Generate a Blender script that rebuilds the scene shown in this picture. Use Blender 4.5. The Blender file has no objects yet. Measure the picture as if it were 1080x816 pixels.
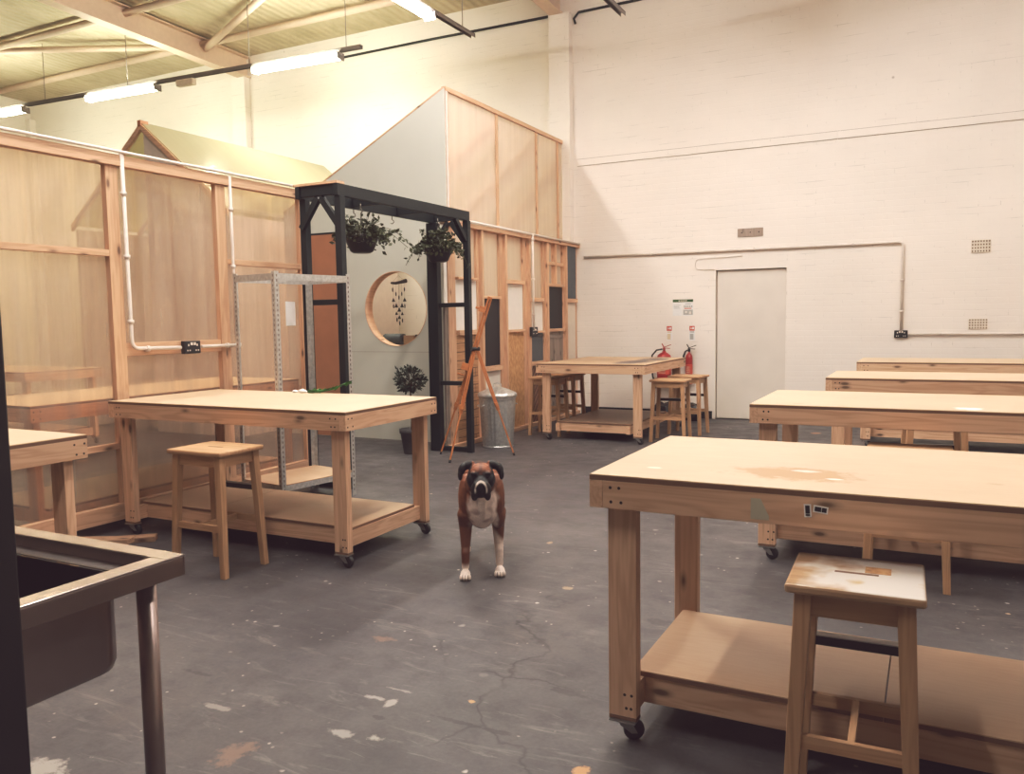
import bpy, bmesh, math, random
from mathutils import Vector, Matrix, noise as mnoise
R = math.radians
C = bpy.context.scene.collection
rng = random.Random(7)

# ------------------------------------------------------------------ materials
MATS = {}
class NT:
    def __init__(s, name):
        m = bpy.data.materials.new(name); m.use_nodes = True
        s.m = m; s.t = m.node_tree; s.t.nodes.clear()
        s.out = s.n('ShaderNodeOutputMaterial')
        MATS[name] = m
    def n(s, typ, **kw):
        nd = s.t.nodes.new(typ)
        for k, v in kw.items():
            if k.startswith('i_'):
                key = k[2:]
                key = int(key) if key.isdigit() else key.replace('_', ' ')
                nd.inputs[key].default_value = v
            else:
                setattr(nd, k, v)
        return nd
    def l(s, a, b): s.t.links.new(a, b)
    def ramp(s, fac, stops, interp='LINEAR'):
        r = s.n('ShaderNodeValToRGB'); r.color_ramp.interpolation = interp
        e = r.color_ramp.elements
        while len(e) < len(stops): e.new(.5)
        for el, (p, c) in zip(e, stops):
            el.position = p; el.color = (*c, 1) if len(c) == 3 else c
        s.l(fac, r.inputs[0]); return r.outputs[0]
    def mix(s, a, b, fac, mode='MIX'):
        x = s.n('ShaderNodeMix', data_type='RGBA', blend_type=mode)
        for sock, v in ((x.inputs[0], fac), (x.inputs[6], a), (x.inputs[7], b)):
            if hasattr(v, 'links') or isinstance(v, bpy.types.NodeSocket): s.l(v, sock)
            else: sock.default_value = v if not isinstance(v, tuple) or len(v) == 4 else (*v, 1)
        return x.outputs[2]
    def math(s, op, a, b=0.0, clamp=False):
        x = s.n('ShaderNodeMath', operation=op, use_clamp=clamp)
        for sock, v in ((x.inputs[0], a), (x.inputs[1], b)):
            if isinstance(v, bpy.types.NodeSocket): s.l(v, sock)
            else: sock.default_value = v
        return x.outputs[0]
    def coords(s, kind='Object', scale=(1, 1, 1), rand=0.0):
        tc = s.n('ShaderNodeTexCoord'); mp = s.n('ShaderNodeMapping')
        mp.inputs['Scale'].default_value = scale
        s.l(tc.outputs[kind], mp.inputs[0])
        if rand:
            oi = s.n('ShaderNodeObjectInfo')
            s.l(s.math('MULTIPLY', oi.outputs['Random'], rand), mp.inputs['Location'])
        return mp.outputs[0]
    def noise(s, vec, scale, detail=3, rough=.5, dist=0):
        x = s.n('ShaderNodeTexNoise', i_Scale=scale, i_Detail=detail, i_Roughness=rough, i_Distortion=dist)
        s.l(vec, x.inputs['Vector']); return x.outputs[0]
    def bump(s, h, strength, dist=.01):
        b = s.n('ShaderNodeBump', i_Strength=strength, i_Distance=dist); s.l(h, b.inputs['Height']); return b.outputs[0]
    def pr(s, col, rough=.5, metal=0.0, normal=None, **kw):
        p = s.n('ShaderNodeBsdfPrincipled')
        for k, v in (('Base Color', col), ('Roughness', rough), ('Metallic', metal)):
            if isinstance(v, bpy.types.NodeSocket): s.l(v, p.inputs[k])
            else: p.inputs[k].default_value = (*v, 1) if isinstance(v, tuple) and len(v) == 3 else v
        for k, v in kw.items(): p.inputs[k.replace('_', ' ')].default_value = v
        if normal is not None: s.l(normal, p.inputs['Normal'])
        s.l(p.outputs[0], s.out.inputs[0]); return p

def plain(name, col, rough=.5, metal=0.0, var=.08, nscale=14, bump=0.0, **kw):
    t = NT(name); v = t.coords('Object', rand=9)
    n = t.noise(v, nscale, 3)
    c = t.ramp(n, [(.25, tuple(x*(1-var) for x in col)), (.75, tuple(min(1, x*(1+var)) for x in col))])
    t.pr(c, rough, metal, t.bump(n, bump, .004) if bump else None, **kw)
    return t.m

def wood(name, axis, light, dark, rough=.55, knots=True, vary=.16, grain=1.0):
    t = NT(name)
    sc = [11*grain, 11*grain, 11*grain]; sc[axis] = .75
    v = t.coords('Object', tuple(sc), rand=13)
    n1 = t.noise(v, 1.3, 3, .55, .6)
    w = t.n('ShaderNodeMath', operation='SINE'); t.l(t.math('MULTIPLY', n1, 34.0), w.inputs[0])
    ring = t.math('MULTIPLY_ADD', w.outputs[0], .5); ring.node.inputs[2].default_value = .5
    fs = [130, 130, 130]; fs[axis] = 3
    fine = t.noise(t.coords('Object', tuple(fs), rand=5), 1, 2)
    g = t.math('ADD', t.math('MULTIPLY', ring, .55), t.math('MULTIPLY', fine, .45))
    mid = tuple((a*.55+b*.45) for a, b in zip(light, dark))
    c = t.ramp(g, [(.12, light), (.5, tuple(a*.75+b*.25 for a, b in zip(light, dark))), (.72, mid), (.95, tuple(a*.3+b*.7 for a, b in zip(light, dark)))])
    if knots:
        ks = [8, 8, 8]; ks[axis] = 3.0
        vo = t.n('ShaderNodeTexVoronoi', i_Scale=1.25, i_Randomness=1.0); t.l(t.coords('Object', tuple(ks), rand=17), vo.inputs['Vector'])
        kf = t.ramp(vo.outputs['Distance'], [(.0, (1, 1, 1)), (.08, (.9, .9, .9)), (.13, (.35, .35, .35)), (.21, (0, 0, 0))])
        c = t.mix(c, tuple(x*.32 for x in dark), kf)
    oi = t.n('ShaderNodeObjectInfo')
    val = t.math('MULTIPLY_ADD', oi.outputs['Random'], vary); val.node.inputs[2].default_value = 1-vary/2
    hs = t.n('ShaderNodeHueSaturation'); t.l(val, hs.inputs['Value']); t.l(c, hs.inputs['Color'])
    t.pr(hs.outputs[0], rough, 0, t.bump(g, .12, .002))
    return t.m

PL, PD = (.70, .47, .32), (.45, .245, .14)
for i, a in enumerate('xyz'):
    wood('pine_'+a, i, PL, PD)
    wood('stool_wood_'+a, i, (.52, .315, .18), (.32, .165, .08), knots=False, vary=.1)
    wood('frame_pine_'+a, i, (.66, .42, .28), (.43, .235, .14))
    wood('easel_wood_'+a, i, (.55, .22, .085), (.33, .11, .04), knots=False)
wood('weathered_wood_z', 2, (.33, .26, .22), (.20, .15, .125))
wood('brown_slat_z', 2, (.26, .125, .075), (.15, .07, .04))
wood('plank_warm_y', 1, (.54, .29, .15), (.33, .15, .07))
wood('offcut_x', 0, (.42, .27, .18), (.25, .14, .09))

def sheet_top(name, light, dark, stains=()):
    t = NT(name); v = t.coords('Object', rand=4)
    n = t.noise(v, 2.2, 5, .62); f = t.noise(t.coords('Object', (6, 60, 6)), 1.4, 2)
    c = t.ramp(t.math('ADD', t.math('MULTIPLY', n, .7), t.math('MULTIPLY', f, .3)), [(.3, dark), (.62, light)])
    for (x, y, rx, ry, col, amt) in stains:
        tc = t.n('ShaderNodeTexCoord'); mp = t.n('ShaderNodeMapping', vector_type='TEXTURE')
        mp.inputs['Location'].default_value = (x, y, .9); mp.inputs['Scale'].default_value = (rx, ry, 1)
        t.l(tc.outputs['Object'], mp.inputs[0])
        wob = t.noise(t.coords('Object', (9, 9, 9)), 1.5, 4, .7)
        ln = t.n('ShaderNodeVectorMath', operation='LENGTH'); t.l(mp.outputs[0], ln.inputs[0])
        d = t.math('ADD', ln.outputs['Value'], t.math('MULTIPLY', t.math('SUBTRACT', wob, .5), 1.6))
        m = t.ramp(d, [(.6, (amt,)*3), (1.0, (0, 0, 0))])
        c = t.mix(c, col, m)
    t.pr(c, .5, 0, t.bump(n, .05, .002)); return t.m
TL, TD = (.64, .475, .325), (.56, .40, .265)
sheet_top('board_top', TL, TD)
sheet_top('board_top_near', TL, TD, [(.60, .24, .22, .12, (.46, .26, .13), .9), (.72, .2, .03, .012, (.9, .86, .8), .9), (.62, .30, .05, .02, (.88, .82, .74), .6), (.16, .18, .03, .015, (.85, .8, .7), .7), (1.15, .3, .03, .02, (.5, .32, .18), .7)])
sheet_top('board_top_white_patch', TL, TD, [(1.09, .12, .075, .07, (.95, .93, .9), 1.0), (.25, .1, .03, .02, (.5, .33, .2), .8)])  # pale top with a white patch and a small brown one
sheet_top('board_top_worn', (.56, .38, .25), (.40, .26, .165), [(1.0, .55, .22, .5, (.10, .08, .08), .95), (1.05, 1.15, .22, .35, (.12, .1, .09), .95), (.3, .9, .5, .5, (.32, .21, .14), .6)])
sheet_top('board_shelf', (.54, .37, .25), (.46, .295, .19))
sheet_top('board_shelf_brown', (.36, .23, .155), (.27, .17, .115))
plain('board_edge', (.20, .105, .065), .6)
plain('screw_dark', (.05, .035, .03), .4, .6)
plain('caster_steel', (.42, .41, .40), .35, .9)
plain('caster_rubber', (.022, .02, .021), .5)
plain('black_green_paint', (.006, .0095, .011), .55, 0, .25, 8, .2)
plain('galvanised', (.62, .62, .61), .36, .75, .2, 40, .05)
plain('stainless', (.47, .42, .40), .26, 1.0, .08, 5)
plain('stainless_dull', (.30, .235, .22), .33, .9, .12, 6)
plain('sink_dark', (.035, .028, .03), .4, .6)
plain('black_paint', (.012, .011, .013), .45)
plain('white_plastic', (.72, .64, .58), .4)
plain('black_plastic', (.018, .017, .019), .45)
plain('white_paint_board', (.78, .73, .67), .55, 0, .03)
plain('cream_board', (.70, .61, .53), .6, 0, .04)
plain('slate_board', (.085, .10, .115), .5, 0, .1)
plain('black_board', (.013, .013, .017), .55)
plain('grey_paint_board', (.58, .575, .515), .6, 0, .035, 2.0)
plain('brown_board', (.42, .19, .105), .6, 0, .06, 6)
plain('red_paint', (.33, .032, .03), .3, 0, .05)
plain('red_label', (.55, .10, .07), .5)
plain('cream_label', (.70, .58, .42), .6)
plain('grey_label', (.40, .40, .38), .6)
plain('green_label', (.045, .10, .035), .6)
plain('paper', (.80, .78, .76), .7)
plain('kraft_paper', (.36, .24, .17), .8, 0, .15, 8)
plain('bag_plastic', (.018, .016, .018), .25, 0, .3, 9)
plain('steel_paint_beam', (.62, .47, .37), .5, 0, .05)
plain('trunking', (.23, .20, .19), .4, .3)
plain('cable_black', (.015, .015, .015), .5)
plain('pot_grey', (.045, .04, .042), .7)
plain('stem_brown', (.10, .06, .04), .8)
plain('leaf_dark', (.022, .03, .018), .55, 0, .5, 30)
plain('leaf_basket', (.055, .06, .026), .5, 0, .6, 25)
plain('leaf_green', (.03, .13, .02), .45, 0, .4, 30)
plain('driftwood', (.06, .045, .04), .8)
plain('chime_dark', (.03, .025, .025), .5)
plain('string', (.35, .28, .22), .8)
plain('roll_grey', (.07, .08, .09), .6, 0, .2, 30)
plain('cardboard', (.30, .19, .12), .75)
plain('tape_beige', (.50, .47, .37), .6)
plain('vent_clay', (.72, .63, .54), .7)
plain('vent_dark', (.16, .11, .08), .8)
plain('door_white', (.74, .675, .605), .45, 0, .05, 3)
plain('wall_dark', (.50, .42, .375), .7)
plain('dirt_floor_dark', (.06, .05, .05), .8)
plain('eye_dark', (.008, .006, .005), .08)
plain('nose_black', (.01, .009, .01), .3)
plain('hook_metal', (.18, .16, .14), .35, .8)

def osb(name):
    t = NT(name); v = t.coords('Object', (30, 30, 11))
    vo = t.n('ShaderNodeTexVoronoi', i_Scale=1.6); t.l(v, vo.inputs['Vector'])
    n = t.noise(t.coords('Object', (40, 40, 8)), 2.0, 4, .7)
    c = t.ramp(t.math('ADD', t.math('MULTIPLY', vo.outputs['Color'].node.outputs['Distance'], .4), t.math('MULTIPLY', n, .6)), [(.25, (.34, .17, .075)), (.5, (.55, .31, .15)), (.75, (.66, .42, .23))])
    t.pr(c, .65); return t.m
osb('osb_board')

def herring(name):
    t = NT(name)
    tc = t.n('ShaderNodeTexCoord'); mp = t.n('ShaderNodeMapping'); mp.inputs['Rotation'].default_value = (R(45), 0, 0)
    t.l(tc.outputs['Object'], mp.inputs[0])
    w = t.n('ShaderNodeTexWave', wave_type='BANDS', bands_direction='Y', i_Scale=5.0, i_Distortion=.6); t.l(mp.outputs[0], w.inputs['Vector'])
    c = t.ramp(w.outputs[1], [(.05, (.09, .045, .03)), (.2, (.24, .12, .075)), (.9, (.31, .165, .105))])
    t.pr(c, .6); return t.m
herring('diagonal_slats')

def planks_mat(name):
    t = NT(name)
    br = t.n('ShaderNodeTexBrick', i_Scale=1.0, offset=.4); br.inputs['Color1'].default_value = (.56, .33, .18, 1); br.inputs['Color2'].default_value = (.44, .24, .13, 1)
    br.inputs['Mortar'].default_value = (.14, .07, .04, 1); br.inputs['Mortar Size'].default_value = .004
    br.inputs['Brick Width'].default_value = .7; br.inputs['Row Height'].default_value = .095
    tc = t.n('ShaderNodeTexCoord'); mp = t.n('ShaderNodeMapping'); mp.inputs['Rotation'].default_value = (R(90), 0, R(90))
    sx = t.n('ShaderNodeSeparateXYZ'); t.l(tc.outputs['Object'], sx.inputs[0])
    cx = t.n('ShaderNodeCombineXYZ'); t.l(sx.outputs[1], cx.inputs[0]); t.l(sx.outputs[2], cx.inputs[1]); t.l(cx.outputs[0], br.inputs['Vector'])
    n = t.noise(t.coords('Object', (20, 3, 40)), 1.5, 3)
    c = t.mix(br.outputs[0], t.ramp(n, [(.3, (.55, .5, .45)), (.7, (1, 1, 1))]), .8, 'MULTIPLY')
    t.pr(c, .6); return t.m
planks_mat('plank_panel')

def brick_wall(name, plane, col=(.86, .785, .715)):
    t = NT(name)
    tc = t.n('ShaderNodeTexCoord'); sx = t.n('ShaderNodeSeparateXYZ'); t.l(tc.outputs['Object'], sx.inputs[0])
    cx = t.n('ShaderNodeCombineXYZ'); t.l(sx.outputs[0 if plane == 'xz' else 1], cx.inputs[0]); t.l(sx.outputs[2], cx.inputs[1])
    br = t.n('ShaderNodeTexBrick', i_Scale=1.0); br.inputs['Brick Width'].default_value = .225; br.inputs['Row Height'].default_value = .075
    br.inputs['Mortar Size'].default_value = .006; br.inputs['Mortar Smooth'].default_value = .6
    br.inputs['Color1'].default_value = (1, 1, 1, 1); br.inputs['Color2'].default_value = (.9, .9, .9, 1); br.inputs['Mortar'].default_value = (.0, .0, .0, 1)
    t.l(cx.outputs[0], br.inputs['Vector'])
    big = t.noise(t.coords('Object', (1, 1, 1.6)), .7, 4, .6)
    strk = t.noise(t.coords('Object', (1.3, 1.3, 16)), 1.5, 5, .65, .4)
    c = t.ramp(big, [(.3, tuple(x*.95 for x in col)), (.7, tuple(min(1, x*1.03) for x in col))])
    # chipped paint along some mortar joints
    gate = t.ramp(strk, [(.56, (0, 0, 0)), (.64, (1, 1, 1))])
    joint = t.ramp(br.outputs['Fac'], [(.1, (0, 0, 0)), (.9, (1, 1, 1))])
    c = t.mix(c, tuple(x*.55 for x in col), t.math('MULTIPLY', t.math('MULTIPLY', gate, joint), .45))
    c = t.mix(c, tuple(x*.93 for x in col), t.math('MULTIPLY', joint, .08))
    vo = t.n('ShaderNodeTexVoronoi', i_Scale=1.15); t.l(t.coords('Object'), vo.inputs['Vector'])
    spot = t.ramp(vo.outputs['Distance'], [(.0, (1, 1, 1)), (.018, (1, 1, 1)), (.03, (0, 0, 0))])
    c = t.mix(c, (.22, .16, .12), t.math('MULTIPLY', spot, .7))
    h = t.math('ADD', t.math('MULTIPLY', br.outputs['Fac'], -.6), t.math('MULTIPLY', t.noise(t.coords('Object'), 22, 4), .5))
    t.pr(c, .55, 0, t.bump(h, .22, .008)); return t.m
brick_wall('painted_brick', 'xz'); brick_wall('painted_brick_side', 'yz')

OR_, PA_, DK_ = (.24, .15, .11), (.36, .33, .30), (.03, .024, .026)
FLOOR_MARKS = [(-2.47, 1.50, .16, .12, PA_, .9), (-2.0, 1.86, .06, .10, OR_, .55), (-2.137, 2.866, .07, .045, OR_, .6), (-1.474, 2.511, .022, .022, (.55, .30, .14), .8), (-.939, 2.26, .035, .05, (.5, .26, .12), .9),
    (-2.1, 4.587, .03, .04, (.48, .34, .22), .8), (-1.65, 3.83, .03, .03, (.45, .33, .22), .7), (-1.82, 2.39, .05, .02, PA_, .7), (-1.771, 2.124, .07, .03, (.30, .28, .26), .8), (-1.639, 2.145, .05, .03, (.32, .30, .27), .8),
    (-1.735, 2.37, .025, .05, PA_, .8), (-1.776, 2.48, .09, .012, PA_, .5), (-1.38, 2.36, .22, .018, DK_, .7), (-1.18, 2.735, .10, .03, DK_, .6), (-1.1, 3.57, .10, .05, DK_, .6), (.359, 4.505, .02, .02, (.7, .68, .65), 1),
    (.348, 4.346, .015, .015, (.6, .45, .3), 1), (-.8, 8.3, .05, .05, PA_, .8), (-1.25, 4.57, .04, .05, PA_, .6), (-2.587, 2.257, .1, .02, DK_, .6), (-2.296, 2.08, .08, .02, PA_, .5), (-1.72, 2.27, .06, .02, DK_, .8)]
def floor_mat():
    t = NT('painted_concrete')
    v = t.coords('Object')
    big = t.noise(v, .75, 5, .62); mid = t.noise(v, 5, 5, .65); fine = t.noise(v, 60, 3, .6)
    c = t.ramp(big, [(.3, (.050, .043, .049)), (.5, (.083, .075, .080)), (.72, (.120, .111, .113))])
    c = t.mix(c, (.050, .042, .046), t.ramp(mid, [(.5, (0, 0, 0)), (.75, (.6, .6, .6))]))
    c = t.mix(c, t.ramp(fine, [(.3, (.7, .7, .7)), (.7, (1.15, 1.12, 1.1))]), .5, 'MULTIPLY')
    # scuffed streaks
    st = t.noise(t.coords('Object', (1.2, 7, 1)), 2.2, 6, .7, 1.2)
    c = t.mix(c, (.27, .25, .24), t.ramp(st, [(.56, (0, 0, 0)), (.72, (.42, .42, .42))]))
    # flakes: pale specks, orange patches
    for sc, thr, col, amt, gl in ((6.0, .045, (.62, .56, .5), .9, .47), (13, .06, (.5, .45, .40), .7, .48), (4.0, .05, (.30, .28, .26), .8, .44), (1.1, .045, (.52, .27, .14), .75, .42), (2.3, .03, (.55, .33, .18), .7, .46)):
        vo = t.n('ShaderNodeTexVoronoi', i_Scale=sc); wv = t.n('ShaderNodeVectorMath', operation='ADD')
        nz = t.n('ShaderNodeTexNoise', i_Scale=sc*3.1, i_Detail=3.0); t.l(v, nz.inputs['Vector'])
        sc2 = t.n('ShaderNodeVectorMath', operation='SCALE'); t.l(nz.outputs[1], sc2.inputs[0]); sc2.inputs['Scale'].default_value = .16/sc
        t.l(v, wv.inputs[0]); t.l(sc2.outputs[0], wv.inputs[1]); t.l(wv.outputs[0], vo.inputs['Vector'])
        s = t.ramp(vo.outputs['Distance'], [(thr, (amt,)*3), (thr*1.7, (0, 0, 0))])
        g = t.ramp(t.noise(v, 1.7, 2), [(gl, (0, 0, 0)), (gl+.06, (1, 1, 1))])
        c = t.mix(c, col, t.math('MULTIPLY', s, g))
    wobble = t.noise(v, 9, 5, .7)
    # cracks
    vc = t.n('ShaderNodeTexVoronoi', feature='DISTANCE_TO_EDGE', i_Scale=.55)
    wn = t.n('ShaderNodeTexNoise', i_Scale=2.5, i_Detail=6.0); t.l(v, wn.inputs['Vector'])
    wa = t.n('ShaderNodeVectorMath', operation='MULTIPLY_ADD'); t.l(wn.outputs[1], wa.inputs[0]); wa.inputs[1].default_value = (.5, .5, .5); t.l(v, wa.inputs[2])
    t.l(wa.outputs[0], vc.inputs['Vector'])
    cr = t.ramp(vc.outputs['Distance'], [(.0, (1, 1, 1)), (.006, (0, 0, 0))])
    gate = t.ramp(t.noise(v, 1.1, 3), [(.50, (0, 0, 0)), (.58, (.8, .8, .8))])
    c = t.mix(c, (.03, .024, .026), t.math('MULTIPLY', cr, gate))
    for (x, y, rx, ry, col, amt) in FLOOR_MARKS:
        mp = t.n('ShaderNodeMapping', vector_type='TEXTURE'); mp.inputs['Location'].default_value = (x, y, 0); mp.inputs['Scale'].default_value = (rx, ry, 1)
        t.l(v, mp.inputs[0]); ln = t.n('ShaderNodeVectorMath', operation='LENGTH'); t.l(mp.outputs[0], ln.inputs[0])
        dd = t.math('ADD', ln.outputs['Value'], t.math('MULTIPLY', t.math('SUBTRACT', wobble, .5), 3.4))
        c = t.mix(c, col, t.ramp(dd, [(.45, (amt,)*3), (.8, (0, 0, 0))]))
    rg = t.ramp(mid, [(.3, (.42,)*3), (.7, (.62,)*3)])
    h = t.math('ADD', t.math('MULTIPLY', mid, .6), t.math('MULTIPLY', fine, .3))
    t.pr(c, rg, 0, t.bump(h, .18, .006)); return t.m
floor_mat()

def roof_mat():
    t = NT('roof_sheet')
    w = t.n('ShaderNodeTexWave', wave_type='BANDS', bands_direction='X', i_Scale=2.2, i_Distortion=.3); t.l(t.coords('Object'), w.inputs['Vector'])
    n = t.noise(t.coords('Object', (1.0, .5, 1)), 2.5, 5, .6, .8)
    c = t.ramp(n, [(.3, (.40, .335, .23)), (.5, (.49, .415, .295)), (.7, (.54, .46, .34))])
    t.pr(c, .7, 0, t.bump(t.math('ADD', w.outputs[1], t.math('MULTIPLY', n, 2.0)), .5, .03)); return t.m
roof_mat()

def poly(name, tint=(.93, .80, .70), clear=.24, rough_part=.36, along=1):
    """twin-wall polycarbonate: part see-through, part blurred, part milky"""
    t = NT(name)
    sc = [1, 1, 1]; sc[along] = 60; sc[2] = .35
    flute = t.noise(t.coords('Object', tuple(sc)), 1.0, 3, .6)
    sc2 = [1, 1, 1]; sc2[along] = 9; sc2[2] = .5
    cloud = t.noise(t.coords('Object', tuple(sc2)), 1.0, 3, .6)
    nrm = t.bump(flute, .35, .004)
    tr = t.n('ShaderNodeBsdfTransparent'); tr.inputs[0].default_value = (*tint, 1)
    rf = t.n('ShaderNodeBsdfRefraction', i_Roughness=.22, i_IOR=1.12); rf.inputs[0].default_value = (*tint, 1); t.l(nrm, rf.inputs['Normal'])
    tl = t.n('ShaderNodeBsdfTranslucent'); tl.inputs[0].default_value = (tint[0]*.98, tint[1]*.97, tint[2]*.96, 1)
    df = t.n('ShaderNodeBsdfDiffuse'); df.inputs[0].default_value = (tint[0]*.78, tint[1]*.76, tint[2]*.74, 1)
    gl = t.n('ShaderNodeBsdfGlossy', i_Roughness=.18); gl.inputs[0].default_value = (.9, .85, .8, 1); t.l(nrm, gl.inputs['Normal'])
    m1 = t.n('ShaderNodeMixShader'); m1.inputs[0].default_value = .5; t.l(tl.outputs[0], m1.inputs[1]); t.l(df.outputs[0], m1.inputs[2])
    m2 = t.n('ShaderNodeMixShader'); m2.inputs[0].default_value = rough_part/(1-clear); t.l(m1.outputs[0], m2.inputs[1]); t.l(rf.outputs[0], m2.inputs[2])
    m3 = t.n('ShaderNodeMixShader'); m3.inputs[0].default_value = clear; t.l(m2.outputs[0], m3.inputs[1]); t.l(tr.outputs[0], m3.inputs[2])
    t.l(t.ramp(cloud, [(.3, (clear*.6,)*3), (.7, (clear*1.3,)*3)]), m3.inputs[0])
    m4 = t.n('ShaderNodeMixShader'); t.l(m3.outputs[0], m4.inputs[1]); t.l(gl.outputs[0], m4.inputs[2])
    fr = t.n('ShaderNodeLayerWeight', i_Blend=.25); t.l(t.math('MULTIPLY', fr.outputs[1], .28), m4.inputs[0])
    t.l(m4.outputs[0], t.out.inputs[0]); return t.m
poly('polycarbonate', (.98, .875, .80), .62, .20)
poly('polycarbonate_milky', (.96, .865, .795), .26, .25)
poly('polycarbonate_roof', (.84, .80, .62), .06, .14)

def emit(name, col, s):
    t = NT(name); e = t.n('ShaderNodeEmission', i_Strength=s); e.inputs[0].default_value = (*col, 1); t.l(e.outputs[0], t.out.inputs[0]); return t.m
LIGHT_POWER = 133.0
emit('fluorescent', (1.0, .925, .86), LIGHT_POWER)
emit('fluorescent_green', (1.0, 1.0, .74), LIGHT_POWER*.95)

# ------------------------------------------------------------------ mesh builder
class MB:
    def __init__(s): s.v = []; s.f = []; s.mi = []; s.sm = []
    def face(s, idx, m=0, sm=False): s.f.append(tuple(idx)); s.mi.append(m); s.sm.append(sm)
    def hexa(s, p, m=0):
        b = len(s.v); s.v += [tuple(q) for q in p]
        for q in ((0, 3, 2, 1), (4, 5, 6, 7), (0, 1, 5, 4), (1, 2, 6, 5), (2, 3, 7, 6), (3, 0, 4, 7)): s.face([b+i for i in q], m)
        return s
    def box(s, x0, x1, y0, y1, z0, z1, m=0):
        return s.hexa([(x0, y0, z0), (x1, y0, z0), (x1, y1, z0), (x0, y1, z0), (x0, y0, z1), (x1, y0, z1), (x1, y1, z1), (x0, y1, z1)], m)
    def bar(s, p0, p1, w, h, m=0, up=(0, 0, 1), w1=None, h1=None):
        p0, p1 = Vector(p0), Vector(p1); d = (p1-p0).normalized(); up = Vector(up)
        if abs(d.dot(up)) > .98: up = Vector((1, 0, 0))
        a = d.cross(up).normalized(); b = a.cross(d).normalized()
        w1 = w if w1 is None else w1; h1 = h if h1 is None else h1
        q = []
        for p, ww, hh in ((p0, w, h), (p1, w1, h1)):
            q += [p-a*ww/2-b*hh/2, p+a*ww/2-b*hh/2, p+a*ww/2+b*hh/2, p-a*ww/2+b*hh/2]
        return s.hexa([q[0], q[1], q[2], q[3], q[4], q[5], q[6], q[7]], m)
    def tube(s, pts, r, n=10, m=0, caps=True):
        pts = [Vector(p) for p in pts]; rs = r if isinstance(r, (list, tuple)) else [r]*len(pts)
        base = len(s.v); up = None
        for i, p in enumerate(pts):
            d = (pts[min(i+1, len(pts)-1)]-pts[max(i-1, 0)]).normalized()
            if up is None: up = Vector((0, 0, 1)) if abs(d.z) < .9 else Vector((1, 0, 0))
            a = d.cross(up).normalized(); b = a.cross(d).normalized(); up = b
            for k in range(n):
                t = 2*math.pi*k/n; s.v.append(tuple(p+(a*math.cos(t)+b*math.sin(t))*rs[i]))
        for i in range(len(pts)-1):
            for k in range(n):
                k2 = (k+1) % n; s.face([base+i*n+k, base+i*n+k2, base+(i+1)*n+k2, base+(i+1)*n+k], m, True)
        if caps:
            s.face([base+k for k in range(n)][::-1], m); e = base+(len(pts)-1)*n; s.face([e+k for k in range(n)], m)
        return s
    def lathe(s, prof, c=(0, 0, 0), n=24, m=0, fn=None, cap0=True, cap1=True):
        base = len(s.v)
        for i, (r, z) in enumerate(prof):
            for k in range(n):
                t = 2*math.pi*k/n; rr = r if fn is None else fn(r, z, t); s.v.append((c[0]+rr*math.cos(t), c[1]+rr*math.sin(t), c[2]+z))
        for i in range(len(prof)-1):
            for k in range(n):
                k2 = (k+1) % n; s.face([base+i*n+k, base+i*n+k2, base+(i+1)*n+k2, base+(i+1)*n+k], m, True)
        if cap0: s.face([base+k for k in range(n)][::-1], m)
        if cap1: e = base+(len(prof)-1)*n; s.face([e+k for k in range(n)], m)
        return s
    def cyl(s, p0, p1, r, n=16, m=0): return s.tube([p0, p1], r, n, m)
    def ellip(s, c, r, n=14, rings=9, m=0, rot=None):
        base = len(s.v); M = rot or Matrix.Identity(3); c = Vector(c)
        s.v.append(tuple(c+M@Vector((0, 0, -r[2]))))
        for i in range(1, rings):
            ph = -math.pi/2+math.pi*i/rings
            for k in range(n):
                t = 2*math.pi*k/n
                s.v.append(tuple(c+M@Vector((r[0]*math.cos(ph)*math.cos(t), r[1]*math.cos(ph)*math.sin(t), r[2]*math.sin(ph)))))
        s.v.append(tuple(c+M@Vector((0, 0, r[2])))); top = len(s.v)-1
        for k in range(n): s.face([base, base+1+(k+1) % n, base+1+k], m, True)
        for i in range(rings-2):
            for k in range(n):
                k2 = (k+1) % n; a = base+1+i*n; s.face([a+k, a+k2, a+n+k2, a+n+k], m, True)
        a = base+1+(rings-2)*n
        for k in range(n): s.face([a+k, a+(k+1) % n, top], m, True)
        return s
    def poly(s, pts, d, m=0):
        """prism: polygon pts extruded by vector d"""
        b = len(s.v); n = len(pts); d = Vector(d)
        s.v += [tuple(p) for p in pts]; s.v += [tuple(Vector(p)+d) for p in pts]
        s.face(list(range(b, b+n))[::-1], m); s.face(range(b+n, b+2*n), m)
        for i in range(n):
            j = (i+1) % n; s.face([b+i, b+j, b+n+j, b+n+i], m)
        return s
    def build(s, name, mats, parent=None, bevel=0.0, loc=None):
        me = bpy.data.meshes.new(name); me.from_pydata(s.v, [], s.f)
        for mt in (mats if isinstance(mats, (list, tuple)) else [mats]): me.materials.append(MATS[mt])
        me.polygons.foreach_set('material_index', s.mi); me.polygons.foreach_set('use_smooth', s.sm)
        bm = bmesh.new(); bm.from_mesh(me); bmesh.ops.recalc_face_normals(bm, faces=bm.faces); bm.to_mesh(me); bm.free()
        me.update()
        o = bpy.data.objects.new(name, me); C.objects.link(o)
        if loc: o.location = loc
        if parent: o.parent = parent
        if bevel:
            md = o.modifiers.new('edge', 'BEVEL'); md.width = bevel; md.segments = 2; md.limit_method = 'ANGLE'; md.angle_limit = R(40)
        return o

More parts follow.
